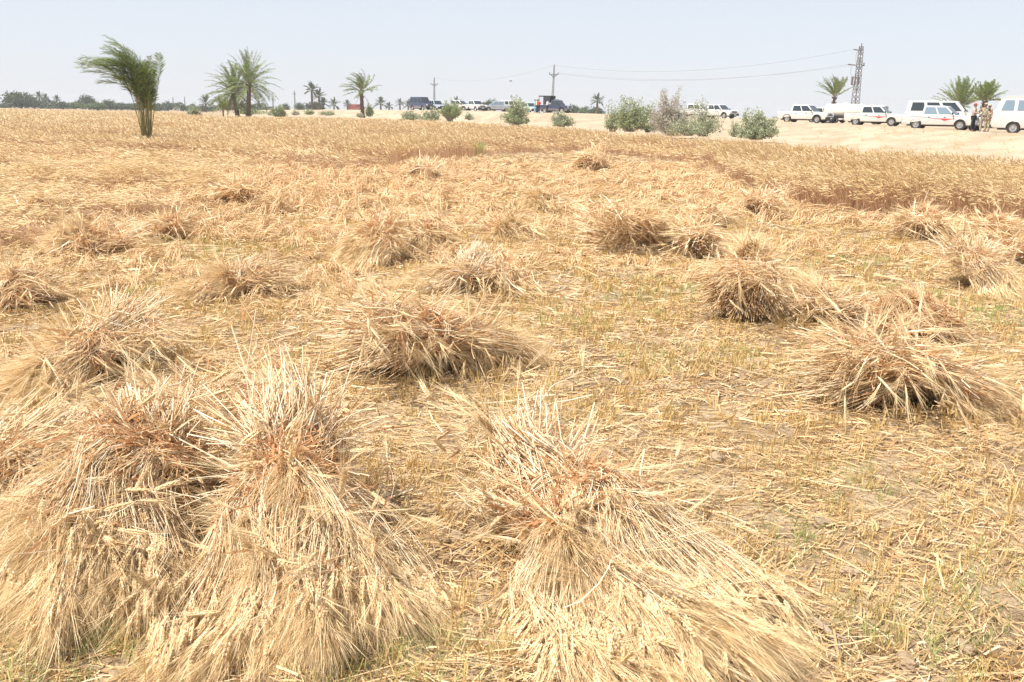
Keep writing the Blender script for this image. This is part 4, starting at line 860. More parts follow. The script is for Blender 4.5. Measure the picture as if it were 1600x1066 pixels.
# ------------------------------------------------------------------ vehicles
def paint(nm, c, r=.3): return mat(nm, c, r, .5, coat=.4, noise=(1.1, tuple(min(1, v * .9 + k) for v, k in zip(c, (.02, .01, 0))), 4, .35, .75))
M['pw'] = paint('white_paint', (.70, .69, .66)); M['pdust'] = paint('cream_paint', (.72, .68, .58)); M['pblue'] = paint('navy_paint', (.035, .05, .11)); M['psky'] = paint('silver_blue_paint', (.45, .50, .58)); M['pred'] = paint('red_paint', (.30, .06, .045)); M['pgreen'] = paint('pale_green_paint', (.55, .66, .60))
M['glass'] = mat('car_glass', (.035, .05, .06), .12, .35); M['glass2'] = mat('sky_reflecting_glass', (.20, .27, .33), .1, .5); M['rubber'] = mat('tyre_rubber', (.045, .042, .04), .8, .2); M['rim'] = mat('wheel_rim', (.5, .49, .47), .35, .5, metal=.6)  # second glass has the pale blue sky reflection put into its base colour
M['black'] = mat('black_trim', (.03, .03, .03), .6, .3); M['under'] = mat('underbody', (.03, .028, .025), .9, .1); M['lamp'] = mat('lamp_glass', (.75, .77, .78), .1, .8); M['tail'] = mat('tail_lamp', (.5, .03, .03), .2, .6); M['redstripe'] = mat('red_decal', (.62, .08, .07), .4, .4); M['greydecal'] = mat('grey_decal', (.35, .35, .37), .4, .4); M['orangestripe'] = mat('orange_decal', (.75, .25, .08), .4, .4)
M['chrome'] = mat('chrome', (.6, .6, .6), .2, .5, metal=1); M['plate'] = mat('number_plate', (.7, .7, .68), .5, .3); M['canvas'] = mat('dark_canvas', (.05, .055, .06), .9, .1); M['tank'] = mat('tank_paint', (.78, .76, .66), .35, .4)
def bm_obj(name, bm, m_, parent, bevel=0., smooth=True):
    me = bpy.data.meshes.new(name); bmesh.ops.recalc_face_normals(bm, faces=bm.faces); bm.to_mesh(me); bm.free()
    o = link_mesh(name, me, m_, parent)
    if bevel:
        b = o.modifiers.new('b', 'BEVEL'); b.width = bevel; b.segments = 2; b.limit_method = 'ANGLE'; b.angle_limit = math.radians(32)
    if smooth:
        for p_ in me.polygons: p_.use_smooth = False
    return o
def bxo(name, lo, hi, m_, parent, bevel=.01):
    bm = bmesh.new(); bmesh.ops.create_cube(bm, size=1)
    for v in bm.verts: v.co = Vector([(lo[i] + hi[i]) / 2 + v.co[i] * (hi[i] - lo[i]) for i in range(3)])
    return bm_obj(name, bm, m_, parent, bevel)
def wheel(parent, x, y, r, w=.2):
    s = 1 if y > 0 else -1
    def lathe(prof, nm, m_, par):
        bm = bmesh.new(); N = 28; rings = []
        for (rr, yy) in prof: rings.append([bm.verts.new((x + math.cos(k / N * 2 * math.pi) * rr, y + s * yy, r + math.sin(k / N * 2 * math.pi) * rr)) for k in range(N)])
        for a, b in zip(rings, rings[1:]):
            for k in range(N): bm.faces.new((a[k], a[(k + 1) % N], b[(k + 1) % N], b[k]))
        if prof[-1][0] < .05: bm.faces.new(rings[-1])
        return bm_obj(nm, bm, m_, par)
    t = lathe([(r * .58, -w / 2), (r * .95, -w / 2), (r, -w * .36), (r, w * .36), (r * .95, w / 2), (r * .64, w / 2), (r * .60, w * .40)], 'tyre', M['rubber'], parent); t.name = 'wheel'
    lathe([(r * .62, w * .38), (r * .60, w * .44), (r * .52, w * .22), (r * .30, w * .16), (r * .22, w * .42), (r * .10, w * .48), (.02, w * .48)], 'rim', M['rim'], t)
    return t
def quadplate(name, pts, n_, off, th, m_, parent):
    """thin plate: polygon pts lifted off along n_, thickness th"""
    n_ = Vector(n_).normalized(); bm = bmesh.new()
    a = [bm.verts.new(Vector(p_) + n_ * off) for p_ in pts]; b = [bm.verts.new(Vector(p_) + n_ * (off + th)) for p_ in pts]
    bm.faces.new(b); bm.faces.new(a[::-1]); k = len(pts)
    for i in range(k): bm.faces.new((a[i], a[(i + 1) % k], b[(i + 1) % k], b[i]))
    return bm_obj(name, bm, m_, parent)
def car(pos, rz, label, kind='pickup', paint_='pw', L=4.9, W=1.72, name='pickup_truck', cat='pickup truck', group=None, stripe=None, glass='glass', belt=1.0, roof=1.66, hood=1.0, g0=(-.95, 1.05), g1=(-.82, .42), wx=(-1.45, 1.5), wr=.36, bed=True, splits=(-.02,), glassside=None, doors=(-.05, 1.0), scale=1., rear_win=True, skip_left=False, dirt=True):
    root = empty(name, pos, rz); tag(root, label, cat, group); root.scale = (scale,) * 3
    hw = W / 2; x0, x1 = -L / 2, L / 2; bot = .34; P = M[paint_]
    def arch(cx, up=True):
        r = wr * 1.16; return [(cx + math.cos(a) * r, max(wr + math.sin(a) * r, bot)) for a in np.linspace(-.05, math.pi + .05, 11)]
    bedz = .62 if bed else belt
    prof = [(x1 - .04, bot + .05), (x1, .55), (x1 - .02, hood - .24), (x1 - .16, hood - .08), (g0[1] + .05, belt - .0)]
    if bed: prof += [(g0[0], belt), (g0[0] - .02, bedz), (x0, bedz)]
    else: prof += [(x0 + .03, belt), (x0, belt - .2)]
    prof += [(x0, bot + .08)]
    low = []
    low += [(x0 + .15, bot)] + arch(wx[0])[::-1] + arch(wx[1])[::-1] + [(x1 - .25, bot)]
    prof += low
    bm = bmesh.new(); A = [bm.verts.new((x, -hw, z)) for x, z in prof]; B = [bm.verts.new((x, hw, z)) for x, z in prof]
    bm.faces.new(A); bm.faces.new(B[::-1]); k = len(prof)
    for i in range(k): bm.faces.new((A[i], B[i], B[(i + 1) % k], A[(i + 1) % k]))
    for v in bm.verts:                       # tumblehome and plan taper
        f = 1 - .05 * max(0, (v.co.x - x1 + .7) / .7) - .03 * max(0, (v.co.z - .75)); v.co.y *= f
    bm_obj('body', bm, P, root, .035)
    bxo('underbody', (x0 + .35, -hw + .12, .24), (x1 - .3, hw - .12, .60), M['under'], root)
    if bed:
        bx0, bx1 = x0, g0[0] - .03
        bm = bmesh.new()
        for lo, hi in (((bx0, -hw + .004, bedz + .003), (bx1, -hw + .08, belt)), ((bx0, hw - .08, bedz + .003), (bx1, hw - .004, belt))):
            r_ = bmesh.ops.create_cube(bm, size=1)
            for v in r_['verts']: v.co = Vector([(lo[i] + hi[i]) / 2 + v.co[i] * (hi[i] - lo[i]) for i in range(3)])
        bm_obj('bed_sides', bm, P, root, .02)
        bxo('tailgate', (x0 - .005, -hw + .085, bedz - .02), (x0 + .05, hw - .085, belt - .02), P, root, .012)
    tw = hw * .80; bw = hw * .955
    c = [(g0[0], bw, belt), (g0[1], bw, belt), (g1[1], tw, roof), (g1[0], tw, roof)]
    bm = bmesh.new(); R_ = [bm.verts.new((x, y, z - (.0 if z > belt else .02))) for x, y, z in c]; L_ = [bm.verts.new((x, -y, z - (.0 if z > belt else .02))) for x, y, z in c]
    bm.faces.new(R_); bm.faces.new(L_[::-1])
    for i in range(4): bm.faces.new((R_[i], L_[i], L_[(i + 1) % 4], R_[(i + 1) % 4]))
    bm_obj('cab', bm, P, root, .05)
    gs = M[glassside or glass]
    for s in (-1, 1):
        def pt(u, v):      # u along length as world x at belt, v 0..1 up
            fb = g0[0] + (g0[1] - g0[0]) * u; ft = g1[0] + (g1[1] - g1[0]) * u; return Vector((fb + (ft - fb) * v, s * (bw + (tw - bw) * v), belt + (roof - belt) * v))
        us = [.055] + [(q - g0[0]) / (g0[1] - g0[0]) for q in splits] + [.955]
        for a, b in zip(us, us[1:]):
            pts = [pt(a + .022, .12), pt(b - .022, .12), pt(b - .03, .86), pt(a + .03, .86)]
            quadplate('side_window', pts if s > 0 else pts[::-1], (0, s, .25), .004, .006, gs, root)
    f = lambda y, v: Vector((g0[1] + (g1[1] - g0[1]) * v, y * (bw + (tw - bw) * v), belt + (roof - belt) * v))
    quadplate('windshield', [f(-.90, .1), f(.90, .1), f(.88, .9), f(-.88, .9)], (1, 0, .5), .004, .006, M[glass], root)
    if rear_win:
        f = lambda y, v: Vector((g0[0] + (g1[0] - g0[0]) * v, y * (bw + (tw - bw) * v), belt + (roof - belt) * v))
        quadplate('rear_window', [f(-.82, .18), f(.82, .18), f(.8, .82), f(-.8, .82)], (-1, 0, .1), .004, .006, M[glass], root)
    for x in wx:
        for s in (-1, 1): wheel(root, x, s * (hw - .13), wr)
        for s in (-1, 1):   # arch lip
            th = np.linspace(-.05, math.pi + .05, 14); P3 = np.array([[(x + math.cos(a) * wr * 1.17, s * (hw - .005), max(wr + math.sin(a) * wr * 1.17, bot)) for a in th]])
            mb = MB(); tube(mb, P3, np.full(1, .028), 6); mb.build('wheel_arch_trim', P if kind != 'dark' else M['black'], root, smooth=True)
    hy = hw * .93
    for s in (-1, 1):
        bxo('headlight', (x1 - .07, s * hy - (.30 if s > 0 else 0), hood - .36), (x1 + .012, s * hy + (0 if s > 0 else .30), hood - .17), M['lamp'], root, .03)
        bxo('tail_light', (x0 - .015, s * (hw - .02) - (.12 if s > 0 else 0), belt - .42), (x0 + .09, s * (hw - .02) + (0 if s > 0 else .12), belt - .12), M['tail'], root, .01)
        bm = bmesh.new(); bmesh.ops.create_cube(bm, size=1)
        for v in bm.verts: v.co = Vector((g0[1] - .18 + v.co.x * .09, s * (hw + .10) + v.co.y * .17, belt + .12 + v.co.z * .17))
        bm_obj('mirror', bm, M['black'], root, .03)
        for dx in doors:
            bxo('door_handle', (dx - .62, s * hw - .012, belt - .16), (dx - .48, s * hw + .022, belt - .125), M['black'], root, .005)
            bxo('door_gap', (dx - .008, s * (hw - .018) - .006, bot + .06), (dx + .008, s * (hw - .018) + .012, belt - .03), M['black'], root, 0)
        if stripe:
            y = s * (hw + .004)
            g_ = [(-.55, .80), (1.15, .80), (.75, .72), (.45, .62), (.2, .74), (-.1, .76)]
            quadplate('side_decal', [(x, y, z) for x, z in (g_ if s > 0 else g_[::-1])], (0, s, 0), 0, .004, M[stripe], root)
            g_ = [(-1.9, .93), (-.2, .82), (-.2, .795), (-1.9, .915)]
            quadplate('side_decal', [(x, y, z) for x, z in (g_ if s > 0 else g_[::-1])], (0, s, 0), 0, .004, M['greydecal'], root)
    bxo('grille', (x1 - .06, -hw * .52, hood - .37), (x1 + .008, hw * .52, hood - .16), M['black'], root, .02); bxo('grille_bar', (x1 - .04, -hw * .5, hood - .28), (x1 + .022, hw * .5, hood - .25), M['chrome'], root, .005)
    bxo('front_bumper', (x1 - .14, -hw * .98, bot + .02), (x1 + .10, hw * .98, bot + .24), M['chrome'] if kind == 'chrome' else (M['black'] if paint_ != 'pw' or kind == 'dark' else M['greydecal']), root, .05)
    bxo('number_plate', (x1 + .09, -.2, bot + .06), (x1 + .112, .2, bot + .18), M['plate'], root, 0); bxo('number_plate', (x0 - .10, -.2, bot + .10), (x0 - .082, .2, bot + .22), M['plate'], root, 0)
    bxo('rear_bumper', (x0 - .085, -hw * .95, bot + .04), (x0 + .1, hw * .95, bot + .20), M['black'], root, .03)
    return root
GV = 'vehicles parked on the sandy road'
def RP(px, Y, back=0.): """a point of the road""" ; z = road_z(px) - .05; d = dirx(px); return Vector((d * Y, Y, z))
def bearing(px, a):  # heading: a degrees from pointing right across the view, positive = nose toward camera
    return -math.radians(a) - math.atan(dirx(px))
D4 = dict(g0=(-1.15, 1.15), g1=(-1.02, .45), splits=(.02,), belt=1.02, roof=1.66, hood=1.06)
car(RP(1258, 88), bearing(1258, 24), 'white double cab pickup parked behind the dense shrub, nose towards the water tanker', group=GV, stripe=None, glassside='glass', kind='dark', **D4)
car(RP(1368, 80), bearing(1368, 14), 'white double cab pickup with red side flash between the water tanker and the minibus', group=GV, stripe='redstripe', **D4)
car(RP(1469, 67), bearing(1469, 12), 'white double cab pickup with red side flash parked in front of the minibus', group=GV, stripe='redstripe', glassside='glass2', **D4)
# minibus behind
car(RP(1466, 78), bearing(1466, 6), 'long white minibus with dark curtained windows behind the striped pickup', name='minibus', cat='minibus', group=GV, L=5.2, W=1.85, belt=1.30, roof=2.22, hood=1.32, g0=(-2.52, 2.2), g1=(-2.36, 1.35), wx=(-1.7, 1.75), bed=False, splits=(-.9, .5), doors=(.5,), glass='glass')
# van at right edge, seen from behind
v = car(RP(1622, 56), bearing(1622, 2), 'white high roof van cut off by the right edge of the picture', name='passenger_van', cat='van', group=GV, L=4.9, W=1.75, belt=1.28, roof=2.1, hood=1.3, g0=(-2.38, 2.0), g1=(-2.08, 1.2), wx=(-1.25, 1.6), bed=False, splits=(-1.25, .3), doors=(.35,), glass='glass', glassside='glass2')
mb = MB(); bars(mb, [((-1.9, -.6, 2.2), (1., -.6, 2.2)), ((-1.9, .6, 2.2), (1., .6, 2.2)), ((-1.7, -.6, 2.2), (-1.7, .6, 2.2)), ((-.6, -.6, 2.2), (-.6, .6, 2.2)), ((.6, -.6, 2.2), (.6, .6, 2.2)), ((-1.7, -.6, 2.2), (-1.7, -.6, 2.08)), ((-1.7, .6, 2.2), (-1.7, .6, 2.08)), ((.6, -.6, 2.2), (.6, -.6, 2.08)), ((.6, .6, 2.2), (.6, .6, 2.08))], .025); mb.build('roof_rack', M['pdust'], v)
SED = dict(L=4.3, W=1.66, belt=.92, roof=1.42, hood=.9, g0=(-1.3, .95), g1=(-.8, .35), wx=(-1.3, 1.3), wr=.31, bed=False, splits=(-.1,), doors=(-.1, .95))
car(RP(1556, 66), bearing(1556, 10), 'white car with an orange side stripe between the soldiers and the right van', name='parked_car', cat='car', group=GV, stripe='orangestripe', **SED)
# tanker
def tanker(pos, rz):
    root = empty('water_tanker', pos, rz); tag(root, 'cream water tanker with a long round tank between two white pickups', 'tank truck', GV)
    bxo('chassis', (-3.2, -.8, .55), (3.1, .8, .75), M['under'], root)
    mb = MB(); prof = [(-3.0, .05), (-2.98, .45), (-2.9, .6), (-2.75, .69), (.8, .69), (.92, .62), (1.0, .45), (1.0, .05)]
    tube(mb, np.array([[(x, 0, 1.32) for x, r in prof]]) + 0, np.array([[r for x, r in prof]]), 28); o = mb.build('tank', M['tank'], root, smooth=True)
    for x in (-2.3, -1., .3): bxo('tank_strap', (x, -.72, 1.05), (x + .08, .72, 1.15), M['greydecal'], root, .0)
    bxo('hatch', (-1.2, -.25, 1.96), (-.7, .25, 2.1), M['tank'], root, .03)
    bxo('cab', (1.4, -.95, .75), (3.1, .95, 1.9), M['pw'], root, .12)
    quadplate('windshield', [(3.1, -.8, 1.45), (3.1, .8, 1.45), (3.1, .8, 1.8), (3.1, -.8, 1.8)], (1, 0, 0), .003, .01, M['glass'], root)
    for s in (-1, 1): quadplate('side_window', [(2.0, s * .95, 1.5), (2.95, s * .95, 1.5), (2.95, s * .95, 1.8), (2.0, s * .95, 1.8)], (0, s, 0), .003, .01, M['glass2'], root)
    bxo('front_bumper', (2.95, -.95, .5), (3.2, .95, .8), M['greydecal'], root, .04)
    for x in (-2.4, 2.3):
        for s in (-1, 1): wheel(root, x, s * .8, .45, .26)
tanker(RP(1334, 96), bearing(1334, 14))
car(RP(1292, 104), bearing(1292, 30), 'white pickup cab showing behind the first pickup, left of the tank', group=GV, **D4)
car(RP(1122, 114), bearing(1122, 38), 'white pickup half hidden by the open shrubs, its front to the right', group=GV, kind='dark', **D4)
car(RP(1088, 122), bearing(1088, 20), 'white pickup behind the open shrubs, only bits of it seen through leaves', group=GV, **D4)
# far group on the left part of the road
SUV = dict(L=4.6, W=1.8, belt=1.12, roof=1.82, hood=1.1, g0=(-2.2, .85), g1=(-2.0, .3), bed=False, splits=(-1.2, -.3), doors=(-.3, .7), name='suv', cat='suv')
car(RP(659, 150, 0), bearing(659, 55), 'dark navy van seen at an angle at the left end of the parked cars', paint_='pblue', group=GV, L=4.9, W=1.8, belt=1.15, roof=2.1, hood=1.15, g0=(-2.4, 1.3), g1=(-2.2, .7), bed=False, splits=(-1.2, .1), doors=(.1,), name='passenger_van', cat='van', kind='dark')
car(RP(681, 150), bearing(681, 60), 'pale blue car half hidden behind the grey shrubs', paint_='psky', group=GV, **dict(SED, name='parked_car', cat='car', roof=1.6))
car(RP(717, 152), bearing(717, 35), 'white pickup with a shaded front, left of the big white one', group=GV, kind='dark', **D4)
car(RP(743, 150), bearing(743, 62), 'white pickup facing the camera above the bare sand slope', group=GV, kind='dark', **D4)
car(RP(776, 150), bearing(776, 168), 'silver blue pickup seen from its side, left of the tall dense shrub', paint_='psky', group=GV, glassside='glass2', **D4)
car(RP(802, 152), bearing(802, 30), 'white car glimpsed through the tall dense shrub', group=GV, **dict(SUV, name='suv'))
car(RP(827, 150), bearing(827, 60), 'pale green and white car between the tall shrub and the people', paint_='pgreen', group=GV, **dict(SED, name='parked_car', cat='car', roof=1.55))
# dark blue truck with canvas
def army(pos, rz):
    root = car(pos, rz, 'dark blue truck with a tall canvas back, people standing beside it', paint_='pblue', name='canvas_truck', cat='truck', group=GV, L=5.0, W=1.8, belt=1.2, roof=1.95, hood=1.2, g0=(-.5, 1.2), g1=(-.4, .7), splits=(.1,), wr=.42, kind='dark', doors=(.1, 1.1))
    mb = MB(); segs = []
    for x in (-2.45, -1.7, -.95, -.6):
        segs += [((x, -.85, 1.2), (x, -.85, 2.45)), ((x, .85, 1.2), (x, .85, 2.45)), ((x, -.85, 2.45), (x, .85, 2.45))]
    bars(mb, segs, .04); mb.build('canopy_frame', M['black'], root)
    bxo('canvas_roof', (-2.55, -.92, 2.42), (-.5, .92, 2.58), M['canvas'], root, .05)
    bxo('canvas_side', (-1.65, -.90, 1.25), (-.55, -.875, 2.42), M['canvas'], root, 0); bxo('canvas_side', (-1.65, .875, 1.25), (-.55, .90, 2.42), M['canvas'], root, 0)
    bxo('light_bar', (.0, -.6, 1.97), (.25, .6, 2.08), M['greydecal'], root, .03)
army(RP(868, 142), bearing(868, 28))
# red truck far
root = car(Vector((at(557, 172, 330).x, 330, 1.25)), math.radians(-8), 'red lorry far behind the windblown palm', paint_='pred', name='lorry', cat='truck', group=GV, L=5.6, W=2.1, belt=1.35, roof=2.3, hood=1.6, g0=(.9, 2.6), g1=(1.0, 2.3), bed=True, splits=(1.8,), wr=.45, doors=(2.4,), kind='dark', wx=(-1.7, 2.0))
bxo('cargo_body', (-2.75, -1.0, .8), (.75, 1.0, 2.25), M['pred'], root, .04)
for i in range(5): bxo('cargo_rib', (-2.5 + i * .7, -1.04, .85), (-2.42 + i * .7, -1.0, 2.2), M['redstripe'], root, 0)

# ------------------------------------------------------------------ people
M['skin'] = mat('skin', (.30, .17, .11), .55, .3); M['hair'] = mat('hair', (.02, .016, .014), .7, .2)
def cloth(nm, c, camo=None):
    return mat(nm, c, .9, .1, noise=(9, camo, 2, .46, .54) if camo else None)
CL = {'camo': cloth('camouflage_cloth', (.52, .43, .30), (.28, .24, .15)), 'beige': cloth('beige_cloth', (.50, .40, .33)), 'dark': cloth('dark_cloth', (.03, .03, .04)), 'red': cloth('red_cloth', (.50, .07, .06)), 'white': cloth('white_cloth', (.75, .76, .80)), 'blue': cloth('light_blue_cloth', (.35, .55, .68)), 'navy': cloth('navy_cloth', (.03, .04, .10)), 'yellow': cloth('pale_yellow_cloth', (.65, .58, .32)), 'capred': cloth('red_cap_cloth', (.5, .12, .09))}
def skin_mesh(name, nodes, edges, m_, parent, root_i=0, sub=2):
    me = bpy.data.meshes.new(name); me.from_pydata([n_[0] for n_ in nodes], edges, []); o = link_mesh(name, me, m_, parent)
    md = o.modifiers.new('s', 'SKIN'); md.use_smooth_shade = True
    for i, n_ in enumerate(nodes):
        r_ = n_[1]; me.skin_vertices[0].data[i].radius = (r_, r_) if not isinstance(r_, tuple) else r_; me.skin_vertices[0].data[i].use_root = (i == root_i)
    sb = o.modifiers.new('u', 'SUBSURF'); sb.levels = sub; sb.render_levels = sub
    return o
def person(pos, rz, label, top, bottom, hat=None, arms='hips', H=1.74, stance=.13, group=None, turn=0.):
    root = empty('person', pos, rz); tag(root, label, 'person', group); root.scale = (H / 1.74,) * 3
    # x = facing, y = left
    sh = {}; 
    for s in (-1, 1):
        S_ = Vector((0, s * .185, 1.43))
        if arms == 'hips': E_ = Vector((-.10, s * .42, 1.20)); W_ = Vector((.07, s * .20, 1.03))
        elif arms == 'fold': E_ = Vector((.06, s * .27, 1.15)); W_ = Vector((.25, s * .04, 1.20))
        elif arms == 'reach': E_ = Vector((.20, s * .22, 1.22)); W_ = Vector((.44, s * .16, 1.28))
        elif arms == 'back': E_ = Vector((-.08, s * .27, 1.14)); W_ = Vector((-.16, s * .06, .98))
        else: E_ = Vector((-.02, s * .24, 1.14)); W_ = Vector((.06, s * .23, .88))
        sh[s] = (S_, E_, W_)
    def P(v): return (v.x, v.y, v.z)
    nodes = [((0, 0, .95), .13), ((0, 0, 1.12), .12), ((0, 0, 1.34), .13), ((0, 0, 1.46), .075), ((.005, 0, 1.53), .055), ((.01, 0, 1.60), .075), ((.012, 0, 1.68), .088), ((.005, 0, 1.74), .055), ((.075, 0, 1.60), .03)]
    edges = [(0, 1), (1, 2), (2, 3), (3, 4), (4, 5), (5, 6), (6, 7), (5, 8)]
    legs = {}
    for s in (-1, 1):
        b = len(nodes); S_, E_, W_ = sh[s]; hd = (W_ - E_).normalized()
        nodes += [(P(S_), .058), (P(E_), .042), (P(W_), .028), (P(W_ + hd * .07), (.042, .022))]; edges += [(2, b), (b, b + 1), (b + 1, b + 2), (b + 2, b + 3)]
        lat_ = hd.orthogonal().normalized(); 
        b2 = len(nodes); x_ = .10 * s * (1 if s > 0 else 1)
        hip = Vector((0, s * .095, .88)); kn = Vector((.03 * s, s * (stance - .01), .49)); an = Vector((-.02 + .03 * s, s * stance, .09)); toe = an + Vector((.17, s * .03, -.055))
        nodes += [(P(hip), .09), (P(kn), .057), (P(an), .038), (P(toe), .032)]; edges += [(0, b2), (b2, b2 + 1), (b2 + 1, b2 + 2), (b2 + 2, b2 + 3)]
        legs[s] = (hip, kn, an, toe)
    body = skin_mesh('body', nodes, edges, M['skin'], root)
    mb = MB()
    for s in (-1, 1):
        S_, E_, W_ = sh[s]; hd = (W_ - E_).normalized(); ax = hd.cross(Vector((1, 0, .2))).normalized(); pn = hd.cross(ax)
        for j, (o_, l_) in enumerate(((-.032, .068), (-.011, .08), (.011, .076), (.032, .06))):
            a_ = W_ + hd * .10 + ax * o_; m1 = a_ + hd * l_ * .5; e = m1 + (hd + pn * .8).normalized() * l_ * .5
            tube(mb, np.array([[P(a_ - hd * .03), P(a_), P(m1), P(e)]]), np.array([[.011, .011, .009, .006]]), 6)
        a_ = W_ + hd * .035 + ax * .035; tube(mb, np.array([[P(a_), P(a_ + (ax + hd * .7).normalized() * .035), P(a_ + (ax * .5 + hd).normalized() * .065)]]), np.array([[.013, .011, .007]]), 6)
    mb.build('fingers', M['skin'], body, smooth=True)
    # shirt
    nd = [((0, 0, .93), (.155, .175)), ((0, 0, 1.10), (.14, .16)), ((0, 0, 1.33), (.15, .18)), ((0, 0, 1.455), .095)]; ed = [(0, 1), (1, 2), (2, 3)]
    for s in (-1, 1):
        S_, E_, W_ = sh[s]; b = len(nd); e2 = E_.lerp(W_, .88); nd += [(P(S_), .078), (P(E_), .058), (P(e2), .045)]; ed += [(2, b), (b, b + 1), (b + 1, b + 2)]
    skin_mesh('shirt', nd, ed, CL[top], root)
    nd = [((0, 0, .95), (.15, .165))]; ed = []
    for s in (-1, 1):
        hip, kn, an, toe = legs[s]; b = len(nd); nd += [(P(hip), .108), (P(kn), .080), (P(an + Vector((0, 0, .0))), .066)]; ed += [(0, b), (b, b + 1), (b + 1, b + 2)]
    skin_mesh('trousers', nd, ed, CL[bottom], root)
    bl = MB(); th = np.linspace(0, 2 * math.pi, 20); tube(bl, np.array([[(math.cos(t) * .163, math.sin(t) * .178, .965) for t in th]]), np.full(1, .022), 6); bl.build('belt', M['black'], root, smooth=True)
    for s in (-1, 1):
        hip, kn, an, toe = legs[s]
        skin_mesh('shoe', [(P(an + Vector((-.03, 0, -.03))), (.05, .045)), (P(an + Vector((.06, .005 * s, -.05))), (.047, .04)), (P(toe + Vector((.03, 0, 0))), (.042, .034))], [(0, 1), (1, 2)], M['black'], root)
    if hat:
        bm = bmesh.new(); bmesh.ops.create_uvsphere(bm, u_segments=20, v_segments=10, radius=.112)
        for v in bm.verts:
            v.co = Vector((v.co.x * 1.02 - .004, v.co.y * .92, max(v.co.z, -.01) * .85 + 1.70))
            if v.co.z < 1.70 and v.co.x > .06: v.co.x += .0
        cp = bm_obj('cap', bm, CL[hat], root); bxo('peak', (.08, -.07, 1.695), (.19, .07, 1.712), CL[hat], cp, .005)
    bm = bmesh.new(); bmesh.ops.create_uvsphere(bm, u_segments=18, v_segments=10, radius=.104)
    for v in bm.verts:
        v.co = Vector((v.co.x * .98 - .014, v.co.y * .9, v.co.z * 1.02 + 1.682)); 
        if v.co.x > .03 and v.co.z < 1.72: v.co.x = .03
        if v.co.z < 1.62: v.co.z = 1.62
    bm_obj('hair', bm, M['hair'], root)
    for s in (-1, 1):
        bxo('ear', (-.01, s * .088 - .008, 1.61), (.03, s * .088 + .008, 1.67), M['skin'], root, .006); bxo('eye', (.090, s * .032 - .012, 1.655), (.097, s * .032 + .012, 1.667), M['black'], root, .003)
    bxo('nose', (.085, -.013, 1.60), (.122, .013, 1.65), M['skin'], root, .008); bxo('mouth', (.092, -.024, 1.572), (.098, .024, 1.580), CL['capred'], root, .002)
    return root
GPp = 'people on the sandy road'
cr = crest(1530)
def PP(px, Y): return Vector((dirx(px) * Y, Y, road_z(px) - .02))
person(PP(1521, 60), math.radians(-40), 'person in a beige shirt and black trousers beside the striped pickup', 'beige', 'dark', hat='capred', arms='fold', group=GPp, H=1.74)
person(PP(1537, 59.5), math.radians(-110), 'person in desert camouflage and cap with hands on hips, facing the field', 'camo', 'camo', hat='camo', arms='hips', group=GPp, H=1.76)
person(PP(1543.5, 61), math.radians(-150), 'person in desert camouflage standing half behind the one with hands on hips', 'camo', 'camo', hat='camo', arms='down', group=GPp, H=1.7)
person(PP(841.5, 126), math.radians(60), 'person in a red shirt seen from behind near the dark blue truck', 'red', 'dark', arms='fold', group=GPp, H=1.74)
person(PP(839, 128), math.radians(30), 'person in a pale yellow shirt half hidden by the one in red', 'yellow', 'navy', arms='down', group=GPp, H=1.74)
person(PP(835.5, 127), math.radians(10), 'person in light blue clothes left of the one in red', 'blue', 'blue', arms='down', group=GPp, H=1.72)
person(PP(855, 127), math.radians(20), 'person in a white shirt reaching towards the dark blue truck', 'white', 'dark', arms='reach', group=GPp, H=1.74)

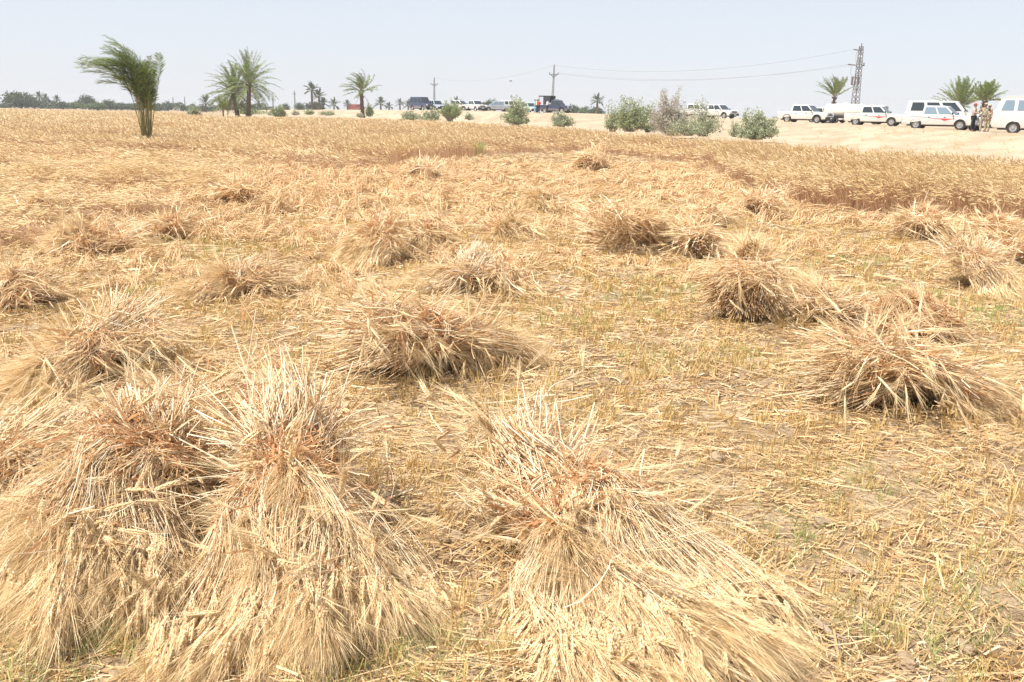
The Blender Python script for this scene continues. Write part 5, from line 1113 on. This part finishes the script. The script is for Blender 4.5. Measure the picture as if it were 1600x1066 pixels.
# ------------------------------------------------------------------ small things on the ground
M['stick'] = mat('dead_branch', (.36, .29, .21), .85, .1, bump=(60, .004, 3))
mb = MB()
pts = [gz(*q, .02) for q in ((1235, 925), (1262, 958), (1292, 985), (1308, 1005), (1312, 1030))]
tube(mb, np.array([[tuple(q) for q in pts]]), np.array([[.006, .009, .012, .013, .008]]), 7); tube(mb, np.array([[tuple(gz(1292, 985, .02)), tuple(gz(1325, 1000, .05))]]), np.array([[.007, .003]]), 6)
o = mb.build('dead_branch', M['stick'], smooth=True); tag(o, 'grey crooked dead branch lying on bare soil at the lower right', 'branch')
M['clod'] = mat('soil_clod', (.33, .24, .15), .95, .05, noise=(9, (.42, .31, .20), 6, .4, .6), bump=(30, .02, 5))
def clod(px, py, r, label, dark=False):
    g = gz(px, py, 0); bm = bmesh.new(); bmesh.ops.create_icosphere(bm, subdivisions=3, radius=r); rs = random.Random(int(px))
    for v in bm.verts:
        d = v.co.normalized(); f = 1 + .22 * math.sin(d.x * 4 + px) + .18 * math.sin(d.y * 5 + py) + .10 * math.sin(d.z * 9 + d.x * 7) + rs.uniform(-.05, .05); v.co = Vector((v.co.x * f * 1.25, v.co.y * f, v.co.z * f * .6))
    me = bpy.data.meshes.new('soil_clod'); bm.to_mesh(me); bm.free(); o = link_mesh('soil_clod', me, M['clod'], None, (g.x, g.y, float(ground_z(g.x, g.y)) + r * .25)); tag(o, label, 'clod', 'clods of dry soil')
clod(710, 846, .035, 'pale flat clod between the two big bottom sheaves'); clod(1120, 715, .04, 'pale clod on the bare patch right of centre'); clod(1285, 815, .035, 'small dry clod in the stubble at the right'); clod(1330, 895, .03, 'large brown clod above the dead branch'); clod(1300, 980, .03, 'clod touching the dead branch'); clod(1070, 845, .03, 'clod right of the long bottom sheaf'); clod(1415, 1035, .035, 'clod near the bottom edge right of the dead branch'); clod(1510, 1010, .03, 'clod among green weeds at the lower right')
# haze
hz_m = bpy.data.materials.new('haze'); hz_m.use_nodes = True; hn = hz_m.node_tree; hn.nodes.clear()
pv = hn.nodes.new("ShaderNodeVolumePrincipled"); ho = hn.nodes.new("ShaderNodeOutputMaterial"); hn.links.new(pv.outputs[0], ho.inputs['Volume'])
pv.inputs['Color'].default_value = (1, 1, 1, 1); pv.inputs['Density'].default_value = .0005; pv.inputs['Anisotropy'].default_value = 0

bm = bmesh.new(); bmesh.ops.create_cube(bm, size=1)
for v in bm.verts: v.co = Vector((v.co.x * 3040, v.co.y * 1900 + 715, v.co.z * 18 + 8.0))
me = bpy.data.meshes.new('haze'); bm.to_mesh(me); bm.free(); o = link_mesh('haze', me, hz_m); tag(o, kind='stuff'); o.visible_shadow = True
